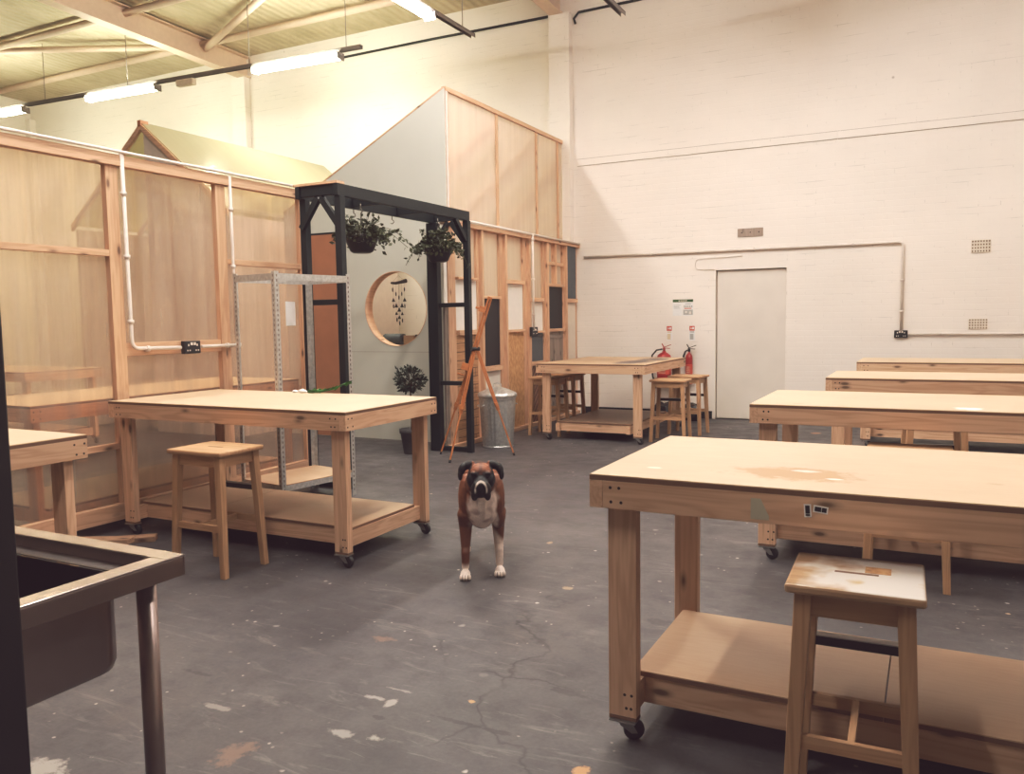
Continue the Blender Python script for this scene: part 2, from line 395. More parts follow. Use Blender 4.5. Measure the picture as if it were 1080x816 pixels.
def thing(name, label, cat, loc=(0, 0, 0), rz=0.0, group=None):
    o = bpy.data.objects.new(name, None); C.objects.link(o); o.empty_display_size = .1
    o.location = loc; o.rotation_euler = (0, 0, rz); o['label'] = label; o['category'] = cat
    if group: o['group'] = group
    return o
def tag(o, label, cat, group=None):
    o['label'] = label; o['category'] = cat
    if group: o['group'] = group
    return o
def struct(o): o['kind'] = 'structure'; return o
def dup(root, loc, rz, label, group=None):
    r = root.copy(); C.objects.link(r); r.location = loc; r.rotation_euler = (0, 0, rz); r['label'] = label
    if group: r['group'] = group
    for ch in list(root.children):
        c = ch.copy(); C.objects.link(c); c.parent = r
        for g in list(ch.children):
            d = g.copy(); C.objects.link(d); d.parent = c
    return r

# ------------------------------------------------------------------ room shell
YW = 11.15
XL, XR, YF = -17.0, 8.0, -7.0
def roofz(y): return 6.06+.035*(YW-y)
struct(MB().box(XL, XR, YF, YW+.3, -.12, 0).build('floor', 'painted_concrete'))
# back wall with the door opening (recess 6 cm)
DX0, DX1, DZ = -2.606, -1.694, 2.012
w = MB()
w.box(XL, DX0, YW, YW+.3, 0, 6.4); w.box(DX1, XR, YW, YW+.3, 0, 6.4); w.box(DX0, DX1, YW, YW+.3, DZ, 6.4); w.box(DX0, DX1, YW+.1, YW+.3, 0, DZ)
struct(w.build('wall_back', 'painted_brick'))
struct(MB().box(XL-.3, XL, YF, YW+.3, 0, 7).build('wall_left', 'painted_brick_side'))
struct(MB().box(XR, XR+.3, YF, YW+.3, 0, 7).build('wall_right', 'painted_brick_side'))
struct(MB().box(XL-.3, XR+.3, YF-.3, YF, 0, 7).build('wall_front', 'wall_dark'))
struct(MB().hexa([(XL-.3, YF-.3, roofz(YF)), (XR+.3, YF-.3, roofz(YF)), (XR+.3, YW+.3, roofz(YW)), (XL-.3, YW+.3, roofz(YW)),
                  (XL-.3, YF-.3, roofz(YF)+.1), (XR+.3, YF-.3, roofz(YF)+.1), (XR+.3, YW+.3, roofz(YW)+.1), (XL-.3, YW+.3, roofz(YW)+.1)]).build('ceiling', 'roof_sheet'))
d = MB().box(DX0+.012, DX1-.006, YW+.045, YW+.09, .012, DZ-.012)
struct(d.build('door_1', 'door_white', bevel=.003))
struct(MB().box(-4.56, DX0-.04, YW-.012, YW, 0, .105).build('baseboard_back', 'black_board'))
t1 = MB()
for i in range(7):
    x0 = -4.60+i*1.75; x1 = min(x0+1.745, XR)
    t1.box(x0, x1, YW-.014, YW, 3.575, 3.665); t1.box(x0, x1, YW-.006, YW, 3.569, 3.5745, 1); t1.box(x0, x1, YW-.006, YW, 3.6655, 3.671, 1)
struct(t1.build('trim_1', ['painted_brick', 'weathered_wood_z']))
for x in (-17+.001, -10.98, -4.82, 1.3):
    struct(MB().box(x-.16, x+.16, YW-.13, YW, 0, 5.7).build('pillar', 'painted_brick', bevel=.006))
for x in (-10.88, -4.86, 1.2):
    b = MB()
    for (z0, z1, hw) in ((-.36, -.34, .10), (-.34, -.02, .012), (-.02, 0, .10)):
        zA, zB = 6.05, 6.05+.033*(YW-YF)
        b.hexa([(x-hw, YW, zA+z0), (x+hw, YW, zA+z0), (x+hw, YF, zB+z0), (x-hw, YF, zB+z0), (x-hw, YW, zA+z1), (x+hw, YW, zA+z1), (x+hw, YF, zB+z1), (x-hw, YF, zB+z1)])
    struct(b.build('roof_beam', 'steel_paint_beam'))
for y in (10.15, 8.7, 7.2, 5.6, 4.0, 2.4):
    struct(MB().tube([(XL, y, roofz(y)-.10), (XR, y, roofz(y)-.10)], .055, 10).build('roof_purlin_beam', 'steel_paint_beam'))
for (p0, p1, r) in (((-10.78, 10.15, 5.92), (-8.2, 9.0, 6.03), .055), ((-10.95, 10.0, 5.93), (-15.5, 8.2, 6.06), .05), ((-4.72, 10.2, 5.9), (-2.2, 8.0, 6.0), .05)):
    struct(MB().tube([p0, p1], r, 10).build('roof_brace_beam', 'steel_paint_beam'))
tag(MB().tube([(-9.2, YW-.03, 5.72), (-7.0, YW-.03, 5.73), (-5.02, YW-.03, 5.72)], .02, 8).build('black_cable', 'cable_black'), 'thick black cable along the top of the white wall up to the pillar', 'cable')
tag(MB().tube([(-4.6, YW-.03, 5.55), (-4.62, YW-.04, 5.62), (-4.55, YW-.03, 5.70), (-3.6, YW-.03, 5.71), (-2.4, YW-.03, 5.70)], .018, 8).build('black_cable', 'cable_black'), 'black cable end curling down beside the pillar top at the brick wall', 'cable')

# ------------------------------------------------------------------ lights on trunking
def trunk(p0, p1, label, rods):
    t = thing('lighting_trunking', label, 'light rail', p0, 0, 'light rails hung from the roof')
    q = Vector(p1)-Vector(p0); L = q.length; d = q/L; a = d.cross(Vector((0, 0, 1)))
    m = MB()
    m.bar((0, 0, .022), tuple(d*L+Vector((0, 0, .022))), .065, .006)
    for s in (-1, 1): m.bar(tuple(a*s*.03+Vector((0, 0, 0))), tuple(d*L+a*s*.03), .005, .05)
    m.build('channel', 'trunking', t)
    for f in rods:
        c = d*f; y = p0[1]+c.y
        MB().tube([(c.x, c.y, .02), (c.x, c.y, roofz(y)-p0[2]-.04)], .006, 6).build('rod', 'trunking', t)
    return t
ZT = 5.15
trunk((-7.06, 9.41, ZT), (-16.2, 8.86, ZT), 'long dark light rail running along the far white wall above the clear screens', (.25, 1.95, 4.4, 6.3, 8.2))
trunk((-5.52, 9.80, ZT), (-5.52, -1.2, ZT), 'dark light rail pointing at the wall above the grey board', (.28, 3.0, 6, 9))
trunk((-3.51, 10.03, ZT), (-3.51, -3.0, ZT), 'dark light rail end above the wall near the white door', (.6, 3.2, 6.4, 9.6))
trunk((-1.45, 9.2, ZT), (-1.45, -3.0, ZT), 'dark light rail above the row of long benches', (.6, 3.2, 6.4, 9.6))
trunk((2.6, 9.2, ZT), (2.6, -3.0, ZT), 'dark light rail over the far end of the long benches', (.6, 3.2, 6.4, 9.6))
def fitting(c, ax, label, green=False):
    t = thing('fluorescent_light', label, 'light', (c[0], c[1], ZT-.03), ax, 'fluorescent lights on the rails')
    h = .76
    MB().hexa([(-h, -.03, -.03), (h, -.03, -.03), (h, .03, -.03), (-h, .03, -.03), (-h, -.03, 0), (h, -.03, 0), (h, .03, 0), (-h, .03, 0)]).build('body', 'white_plastic', t)
    n = 10; m = MB(); b = 0
    prof = [(.075*math.cos(math.pi*k/(n-1)+math.pi), -.032+.062*math.sin(math.pi*k/(n-1)+math.pi)) for k in range(n)]
    for x in (-h+.01, h-.01):
        for (y, z) in prof: m.v.append((x, y, z))
    for k in range(n-1): m.face([k, k+1, n+k+1, n+k], 0, True)
    m.face(range(n)); m.face(range(n, 2*n)); m.face([0, n, 2*n-1, n-1])
    m.build('diffuser', 'fluorescent_green' if green else 'fluorescent', t)
    for x in (-h, h-.012):
        MB().box(x, x+.012, -.078, .078, -.098, .0).build('end_cap', 'trunking', t)
A1 = math.atan2(-.55, -9.14)
fitting((-8.16, 9.343), A1, 'lit fluorescent light nearest the dark rail end on the wall rail', True)
fitting((-11.58, 9.138), A1, 'lit fluorescent light in the middle of the wall rail above the pitched roof', True)
fitting((-14.6, 8.956), A1, 'lit fluorescent light furthest along the wall rail away from the door', True)
lit = [(-5.52, 7.98, 'lit fluorescent light on the rail above the grey board'), (-5.52, 3.8, 'lit fluorescent light over the clear screen benches'),
       (-3.51, 6.6, 'lit fluorescent light over the dog'), (-3.51, 2.9, 'lit fluorescent light over the open floor'),
       (-1.45, 8.2, 'lit fluorescent light over the far long benches'), (-1.45, 4.6, 'lit fluorescent light over the bench with the white patch'),
       (-1.45, .3, 'unseen fluorescent light added to brighten the front of the long bench with labels'),  # added out of view as fill for the dark bench front
       (2.6, 8.0, 'unseen fluorescent light shifted to brighten the wall past the benches'), (2.6, 3.2, 'lit fluorescent light over the end of the front long bench')]  # first one unseen, moved along its rail to brighten the back wall
for x, y, lb in lit: fitting((x, y), R(90), lb)
e = thing('emergency_light', 'small beige emergency light fixed under the wall light rail', 'light', (-10.24, 9.22, ZT-.03), A1)
MB().box(-.17, .17, -.05, .05, -.10, 0).build('housing', 'vent_clay', e, .02); MB().box(-.15, .15, -.052, -.045, -.085, -.03).build('lens', 'white_plastic', e)

# ------------------------------------------------------------------ benches
def caster(parent, x, y, zb, ang):
    c = MB()
    c.box(x-.045, x+.045, y-.032, y+.032, zb-.006, zb)
    c.lathe([(.022, 0), (.022, .01)], (x, y, zb-.016), 12)
    ca, sa = math.cos(ang), math.sin(ang)
    for s in (-1, 1):
        ox, oy = -sa*s*.02, ca*s*.02
        c.poly([(x+ox-ca*.022, y+oy-sa*.022, zb-.014), (x+ox+ca*.022, y+oy+sa*.022, zb-.014), (x+ox+ca*.04, y+oy+sa*.04, .028), (x+ox+ca*.02, y+oy+sa*.02, .028)], (-sa*.003, ca*.003, 0))
    o = c.build('caster', 'caster_steel', parent)
    wx, wy = x+ca*.03, y+sa*.03; hw = .013
    r = .035
    pr = [(-hw, r*.55), (-hw, r-.004), (-hw*.6, r), (hw*.6, r), (hw, r-.004), (hw, r*.55)]
    m = MB(); n = 18
    for (a, rr) in pr:
        for k in range(n):
            t = 2*math.pi*k/n; m.v.append((wx-sa*a+ca*rr*math.cos(t), wy+ca*a+sa*rr*math.cos(t), r+rr*math.sin(t)))
    for i in range(len(pr)-1):
        for k in range(n): m.face([i*n+k, i*n+(k+1) % n, (i+1)*n+(k+1) % n, (i+1)*n+k], 0, True)
    m.face(range(n)); m.face(range((len(pr)-1)*n, len(pr)*n))
    m.build('wheel', 'caster_rubber', o)

def screws(m, face, u0, u1, z0, z1, at, nrm):
    """small screw heads on an apron; face: 'y' or 'x' plane at coordinate at"""
    for u in (u0, u1):
        for z in (z0, z1):
            du = rng.uniform(-.006, .006); r = .0055
            if face == 'y': m.tube([(u+du, at+nrm*.0012, z), (u+du, at-nrm*.002, z)], r, 8, 1)
            else: m.tube([(at+nrm*.0012, u+du, z), (at-nrm*.002, u+du, z)], r, 8, 1)

def bench(label, x0, y0, L, D, H=.9, top='board_top', shelf='board_shelf', side_in=.09, rz=0, seed=1, group='timber workbenches'):
    t = thing('workbench', label, 'workbench', (x0, y0, 0), rz, group)
    T, AP, W = .018, .09, .045
    m = MB(); m.box(0, L, 0, D, H-T, H-.0035, 1); m.box(.0015, L-.0015, .0015, D-.0015, H-.0035, H, 0)
    m.build('top', [top, 'board_edge'], t)
    za, zb = H-T-AP, H-T-.0005
    for y, nm in ((0, -1), (D-W, 1)):
        m = MB().box(W+.0005, L-W-.0005, y, y+W, za, zb)
        yy = y if nm < 0 else y+W
        screws(m, 'y', .075, .105, za+.022, za+.068, yy, nm); screws(m, 'y', L-.075, L-.105, za+.022, za+.068, yy, nm)
        m.build('apron', ['pine_x', 'screw_dark'], t, .0015)
    for x, nm in ((0, -1), (L-W, 1)):
        m = MB().box(x, x+W, 0, D, za, zb)
        xx = x if nm < 0 else x+W
        screws(m, 'x', .02, .06, za+.022, za+.068, xx, nm); screws(m, 'x', D-.02, D-.06, za+.022, za+.068, xx, nm)
        m.build('apron', ['pine_y', 'screw_dark'], t, .0015)
    lx, LB = .038 if L > 1.3 else .046, .088
    LW = .095
    for ix, xx in ((0, lx+.008), (1, L-lx-.008-LW)):
        for iy, yy in ((0, W+.0005), (1, D-W-.0005-W)):
            m = MB().box(xx, xx+LW, yy, yy+W, LB, zb-.001); m.box(xx, xx+LW, yy, yy+W, LB-.012, LB-.0005, 2)
            sy = yy if iy == 0 else yy+W
            screws(m, 'y', xx+.06, xx+.082, LB+.03, LB+.075, sy, -1 if iy == 0 else 1)
            m.build('leg', ['pine_z', 'screw_dark', 'board_edge'], t, .0015)
            caster(t, xx+LW/2, yy+W/2, LB-.0125, rng.uniform(-.5, .5)+(0 if ix else .3))
    s = side_in
    ZS = .192
    for xx in (s, L-s-W): MB().box(xx, xx+W, 2*W+.001, D-2*W-.001, .10, ZS-.0005).build('shelf_rail', 'pine_y', t, .0015)
    for yy in (.15, D-.15-W): MB().box(s+W+.0005, L-s-W-.0005, yy, yy+W, .10, ZS-.0005).build('shelf_rail', 'pine_x', t, .0015)
    n = 1 if L < 1.5 else 2
    for k in range(n):
        a, b = s+.006, L-s-.006
        xa = a+(b-a)*(0 if k == 0 else .345)+(.0015 if k else 0); xb = b if (n == 1 or k) else a+(b-a)*.345-.0015
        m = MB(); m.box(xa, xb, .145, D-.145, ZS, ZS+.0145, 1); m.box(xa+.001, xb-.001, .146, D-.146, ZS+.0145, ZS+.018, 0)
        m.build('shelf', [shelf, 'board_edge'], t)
    return t
G = 'timber workbenches'
bench('long pale workbench with labels on its front board and the white seated stool', -.971, 2.433, 2.44, .918, top='board_top_near')
bench('long pale workbench with a white patch on its top', -.91, 4.727, 2.44, .96, top='board_top_white_patch')
bench('long pale workbench second from the wall with the ventilation bricks', -.74, 6.90, 2.44, .86)
bench('long pale workbench standing nearest the wall under the black wall socket', -.69, 9.25, 2.44, .92)
bench('pale workbench with a cast green stem on it beside the steel rack', -4.83, 3.58, 1.96, .94)
bench('pale workbench corner beside the steel sink', -4.86, 1.50, 1.41, .938, seed=5)
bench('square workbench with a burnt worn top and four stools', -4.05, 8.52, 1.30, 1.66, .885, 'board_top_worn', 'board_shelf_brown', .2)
bench('long workbench seen blurred behind the clear screen panels', -5.93, 3.16, .93, 2.44)
bench('small workbench far behind the clear screen seen as a blur', -11.2, 5.5, 2.44, .93)

# ------------------------------------------------------------------ stools
def make_stool(label, w, d, wt=False, group='wooden stools'):
    t = thing('wooden_stool', label, 'stool', group=group)
    H, T = .70, .026
    m = MB(); m.box(-w/2, w/2, -d/2, d/2, H-T, H)
    o = m.build('seat', 'seat_painted' if wt else 'stool_wood_x', t, .008)
    s = MB(); s.box(-.055, .055, -.007, .007, H-.0015, H+.0006); s.build('hand_slot', 'board_edge', o, .0)
    sp = .022; tx, ty = w/2-.045, d/2-.042; bx, by = w/2-.022+sp*.3, d/2-.022+sp*.3
    def at(z, sx, sy): 
        f = 1-z/(H-T); return (sx*(tx+(bx-tx)*f), sy*(ty+(by-ty)*f), z)
    for sx in (-1, 1):
        for sy in (-1, 1):
            m = MB(); p, q = at(0, sx, sy), at(H-T-.0005, sx, sy); a, b = .0175, .022
            m.hexa([(p[0]-a, p[1]-a, 0), (p[0]+a, p[1]-a, 0), (p[0]+a, p[1]+a, 0), (p[0]-a, p[1]+a, 0), (q[0]-b, q[1]-b, q[2]), (q[0]+b, q[1]-b, q[2]), (q[0]+b, q[1]+b, q[2]), (q[0]-b, q[1]+b, q[2])])
            m.build('leg', 'stool_wood_z', t, .003)
    za = H-T-.032
    for sy in (-1, 1):
        l, r = at(za, -1, sy), at(za, 1, sy)
        MB().bar((l[0]+.02, l[1], za), (r[0]-.02, r[1], za), .018, .062).build('apron', 'stool_wood_x', t)
    for sx in (-1, 1):
        l, r = at(za, sx, -1), at(za, sx, 1)
        MB().bar((l[0], l[1]+.02, za), (r[0], r[1]-.02, za), .018, .062).build('apron', 'stool_wood_y', t)
    zs = .27
    for sy in (-1, 1):
        l, r = at(zs, -1, sy), at(zs, 1, sy)
        MB().bar((l[0]+.017, l[1], zs), (r[0]-.017, r[1], zs), .018, .036).build('stretcher', 'stool_wood_x', t)
    y0 = at(zs, 1, 1)[1]-.01
    MB().bar((0, -y0, zs), (0, y0, zs), .018, .034).build('stretcher', 'stool_wood_y', t)
    zf = .455; l, r = at(zf, -1, 1), at(zf, 1, 1)
    f = MB(); f.bar((l[0]+.017, l[1], zf), (r[0]-.017, r[1], zf), .02, .03, 0); f.bar((l[0]+.02, l[1]-.004, zf+.0165), (r[0]-.02, r[1]-.004, zf+.0165), .032, .003, 1)
    f.build('foot_rail', ['black_plastic', 'caster_steel'], t)
    return t
def seat_mat():
    t = NT('seat_painted')
    c0 = t.ramp(t.noise(t.coords('Object', (2.5, 26, 26)), 2, 4), [(.3, (.36, .215, .12)), (.7, (.50, .32, .19))])
    n = t.noise(t.coords('Object', (1, 1, 1)), 7, 3, .6)
    tc = t.n('ShaderNodeTexCoord'); sx = t.n('ShaderNodeSeparateXYZ'); t.l(tc.outputs['Object'], sx.inputs[0])
    g = t.math('ADD', t.math('MULTIPLY', sx.outputs[0], 2.0), t.math('MULTIPLY', n, 1.5))
    paint = t.math('MULTIPLY', t.ramp(g, [(.45, (0, 0, 0)), (.75, (1, 1, 1))]), t.ramp(sx.outputs[2], [(.697, (0, 0, 0)), (.699, (1, 1, 1))]))
    c = t.mix(c0, (.74, .69, .64), t.math('MULTIPLY', paint, .92))
    yel = t.ramp(t.noise(t.coords('Object', (1, 1, 1)), 9, 2), [(.57, (0, 0, 0)), (.66, (.75,)*3)])
    c = t.mix(c, (.55, .34, .11), t.math('MULTIPLY', yel, paint))
    t.pr(c, .4)
seat_mat()
near = make_stool('stool with a white paint smeared seat in front of the long bench with labels', .335, .322, True)
near.location = (-.165, 2.352, 0); near.rotation_euler = (0, 0, R(1.5))
patch = MB().box(.02, .085, .012, .07, .7004, .7012).build('masking_patch', 'osb_board', [c for c in near.children if c.name.startswith('seat')][0])
st = make_stool('plain wooden stool drawn up to the bench beside the clear screen', .41, .335)
st.location = (-3.615, 3.345, 0)
for (x, y, rz, lb) in ((-.09, 4.685, 0, 'plain stool tucked under the bench with the white patch'), (.03, 6.33, R(8), 'stool between the white patched bench and the next bench towards the wall'),
                       (-2.60, 8.99, R(3), 'stool on the door side of the worn square bench, farther from the wall'), (-2.575, 9.66, R(-4), 'stool at the worn square bench nearest the fire extinguishers'),
                       (-4.10, 8.98, R(2), 'stool at the worn square bench beside the patchwork screen, standing clear of its corner'), (-4.15, 9.62, R(-3), 'stool half under the worn square bench beside the patchwork screen')):
    dup(st, (x, y, 0), rz, lb)

# ------------------------------------------------------------------ clear screen along the side room
XP = -4.95
S = thing('polycarbonate_screen', 'tall timber framed screen of clear ribbed plastic panels beside the workbenches', 'screen', (XP, 0, 0))
YS0, YS1 = 1.0, 5.655
MB().box(0, .07, YS0, YS1, 2.462, 2.535).build('top_rail', 'frame_pine_y', S, .002)
MB().box(-.004, .045, YS0, YS1, .07, .18).build('bottom_rail', 'frame_pine_y', S, .002)
posts = [1.0, 1.84, 2.775, 3.707, 4.648, 5.582]
for y in posts: MB().box(0, .045, y, y+(.093 if y < 5.5 else .073), .181, 2.461).build('stud', 'frame_pine_z', S, .002)
for i in range(5):
    y0, y1 = posts[i]+.094, posts[i+1]-.001
    if i != 3: MB().box(0, .045, y0, y1, 1.857, 1.90).build('mid_rail', 'frame_pine_y', S, .002)
    if i < 3: MB().box(0, .045, y0, y1, .558, .598).build('mid_rail', 'frame_pine_y', S, .002)
MB().box(.0, .04, posts[3]+.094, posts[4]-.001, 1.185, 1.275).build('mid_rail', 'frame_pine_y', S, .002)
for i in range(5):
    a = posts[i]+.045; b = posts[i+1]+.045
    MB().box(-.010, -.003, a+.0015, b-.0015, .09, 2.53).build('panel', 'polycarbonate', S)
# conduits
def conduit(label, pts, r=.0125, clips=(), name='electrical_conduit', mat='white_plastic'):
    m = MB(); P = [Vector(p) for p in pts]; Q = [P[0]]
    for i in range(1, len(P)-1):
        a = (P[i-1]-P[i]).normalized(); b = (P[i+1]-P[i]).normalized(); rr = .06
        for k in range(6):
            f = k/5; Q.append(P[i]+a*rr*(1-f)**2+b*rr*f**2)
    Q.append(P[-1]); m.tube(Q, r, 10)
    o = m.build(name, mat)
    tag(o, label, 'conduit', 'white conduits')
    for (c, ax) in clips:
        c = Vector(c); a = Vector(ax)
        MB().tube([c-a*.012, c+a*.012], r*1.55, 10).build('clip', mat, o)
    return o
XC = XP+.068
conduit('white conduit running along the top edge of the clear screen', [(XP+.085, 1.2, 2.553), (XP+.085, 5.6, 2.553)], .0105)
conduit('white conduit dropping down the clear screen post then along to the black socket', [(XC, 3.82, 2.54), (XC, 3.825, 1.235), (XC, 4.235, 1.228)], .0135, [((XC, 3.82, 2.28), (0, 0, 1)), ((XC, 3.822, 1.86), (0, 0, 1)), ((XC, 3.825, 1.42), (0, 0, 1)), ((XC, 3.95, 1.231), (0, 1, 0))])
conduit('white conduit coming down the post beside the steel rack', [(XC, 4.775, 2.54), (XC, 4.775, 1.9), (XC, 4.775, 1.30)], .012, [((XC, 4.775, 2.28), (0, 0, 1)), ((XC, 4.775, 1.84), (0, 0, 1))])
conduit('short level white conduit from the black socket to the post beside the rack', [(XC, 4.425, 1.228), (XC, 4.6, 1.228), (XC, 4.80, 1.228)], .0125, [((XC, 4.68, 1.228), (0, 1, 0)), ((XC, 4.80, 1.228), (0, 1, 0))])
def socket(label, loc, rz, wdt=.15, hgt=.095):
    t = thing('power_socket', label, 'socket', loc, rz)   # faces -y locally
    MB().box(-wdt/2, wdt/2, -.035, 0, -hgt/2, hgt/2).build('box', 'black_plastic', t, .004)
    MB().box(-wdt/2+.004, wdt/2-.004, -.040, -.0345, -hgt/2+.004, hgt/2-.004).build('faceplate', 'black_plastic', t, .003)
    for s in (-1, 1):
        m = MB(); cx = s*wdt*.26
        m.box(cx-.006, cx+.006, -.0412, -.0398, .008, .024); m.box(cx-.016, cx-.005, -.0412, -.0398, -.028, -.018); m.box(cx+.005, cx+.016, -.0412, -.0398, -.028, -.018)
        m.build('pin_slot', 'white_plastic', t)
        MB().box(s*.014-.009, s*.014+.009, -.046, -.0395, .015, .036).build('switch', 'white_plastic', t)
    return t
socket('black double socket on the conduit across the clear screen', (XP+.046, 4.33, 1.227), R(90))
tag(MB().box(0, .001, 5.42, 5.54, 1.37, 1.578).build('paper_notice', 'paper', None, 0, (XP-.0028, 0, 0)), 'white paper sheet stuck on the clear screen near the dark arch', 'paper')

# ------------------------------------------------------------------ steel rack
K = thing('steel_rack', 'empty galvanised steel rack frame standing behind the pale workbench', 'rack', (-4.12, 5.25, 0), R(-10))
RL, RD, RH = .72, .50, 1.772
def angle_post(x, y, sx, sy):
    m = MB(); th = .0025; w_ = .038
    m.box(min(x, x+sx*w_), max(x, x+sx*w_), min(y, y+sy*th), max(y, y+sy*th), 0, RH)
    m.box(min(x, x+sx*th), max(x, x+sx*th), min(y+sy*th, y+sy*w_), max(y+sy*th, y+sy*w_), 0, RH)
    for k in range(48):
        z = .04+k*.036
        xm = x+sx*.02; m.box(xm-.005, xm+.005, y-sy*.0006 if sy > 0 else y+.0003, y-.0003 if sy > 0 else y+.0006, z, z+.017, 1)
        ym = y+sy*.02; m.box(x-.0006 if sx > 0 else x+.0003, x-.0003 if sx > 0 else x+.0006, ym-.005, ym+.005, z, z+.017, 1)
    m.build('post', ['galvanised', 'trunking'], K)
for (x, y, sx, sy) in ((0, 0, -1, -1), (0, -RL, -1, 1), (-RD, 0, 1, -1), (-RD, -RL, 1, 1)): angle_post(x, y, sx, sy)
for x in (0, -RD+.003): MB().box(x-.003, x, -RL+.003, -.003, RH-.065, RH-.015).build('top_rail', 'galvanised', K)
for y in (-.0005, -RL+.0035): MB().box(-RD+.003, -.003, y-.003, y, RH-.065, RH-.015).build('top_rail', 'galvanised', K)
m = MB(); z = .16
m.box(-RD+.004, -.004, -RL+.004, -.004, z+.03, z+.036, 1)
for x in (-.0035, -RD+.006): m.box(x-.0025, x, -RL+.004, -.004, z-.012, z+.03)
for y in (-.0035, -RL+.006): m.box(-RD+.006, -.006, y-.0025, y, z-.012, z+.03)
m.build('shelf', ['galvanised', 'board_shelf'], K)

# ------------------------------------------------------------------ dark arch
AR = thing('garden_arch', 'dark painted timber garden arch standing in the gap between the screens', 'arch', (0, 0, 0))
BG = 'black_green_paint'
AX0, AX1, AY0, AY1, AZ = -4.74, -4.28, 5.36, 7.47, 2.515
pw = .062
for (x, y, wx, wy) in ((AX0, AY0+.04, .062, .062), (AX1-pw, AY0, pw, pw), (AX0-.035, AY1-.085, .125, .08), (AX1-pw, AY1-pw, pw, pw)):
    MB().box(x, x+wx, y, y+wy, 0, AZ-.098).build('post', BG, AR, .003)
MB().box(AX1-pw, AX1-.015, AY0-.01, AY1+.01, AZ-.097, AZ).build('top_beam', BG, AR, .003)
MB().box(AX0, AX0+.045, AY0-.01, AY1+.01, AZ-.097, AZ).build('top_beam', BG, AR, .003)
for y in (AY0+.005, 6.05, 6.75, AY1-.05): MB().box(AX0+.046, AX1-pw-.001, y, y+.042, AZ-.085, AZ-.002).build('cross_beam', BG, AR, .003)
MB().box(AX0-.02, AX1-.02, AY0-.012, AY0+.09, AZ+.001, AZ+.022).build('top_plank', 'frame_pine_x', AR, .002)
for y in (AY0+.03, AY1-.035):
    for (xa, xb) in ((AX0+.03, AX0+.21), (AX1-.035, AX1-.215)):
        MB().bar((xa, y, AZ-.34), (xb, y, AZ-.10), .04, .05).build('brace', BG, AR)
MB().bar((AX1-.03, AY1-.06, AZ-.3), (AX1-.03, AY1-.26, AZ-.1), .04, .045).build('brace', BG, AR)
for y, zs in ((AY0+.03, (1.56, .73, .03)), (AY1-.035, (1.555, .73, .03))):
    for z in zs: MB().box(AX0+.063, AX1-pw-.001, y-.022, y+.022, z-.022, z+.022).build('side_rail', BG, AR, .002)
def hook(parent, x, y, z):
    m = MB(); m.tube([(x, y, z), (x, y, z-.035)], .005, 6)
    m.tube([(x, y, z-.035), (x+.018, y, z-.045), (x+.02, y, z-.062), (x, y, z-.075), (x-.018, y, z-.066)], .0045, 6); m.build('hook', 'hook_metal', parent)
for y in (6.10, 6.70): hook(AR, AX0+.02, y, AZ-.098)

# foliage helper
def leaves(m, pts, size, mat=0, flat=.5):
    for (p, d) in pts:
        p = Vector(p); d = Vector(d).normalized(); s = size*rng.uniform(.65, 1.3)
        u = Vector((rng.uniform(-1, 1), rng.uniform(-1, 1), rng.uniform(-1, 1))); a = d.cross(u)
        if a.length < 1e-4: continue
        a.normalize(); nrm = a.cross(d)
        b = len(m.v)
        m.v += [tuple(p), tuple(p+d*s*.45+a*s*.28+nrm*s*.06), tuple(p+d*s-nrm*s*.08), tuple(p+d*s*.45-a*s*.28+nrm*s*.06)]
        m.face([b, b+1, b+2, b+3], mat, True)

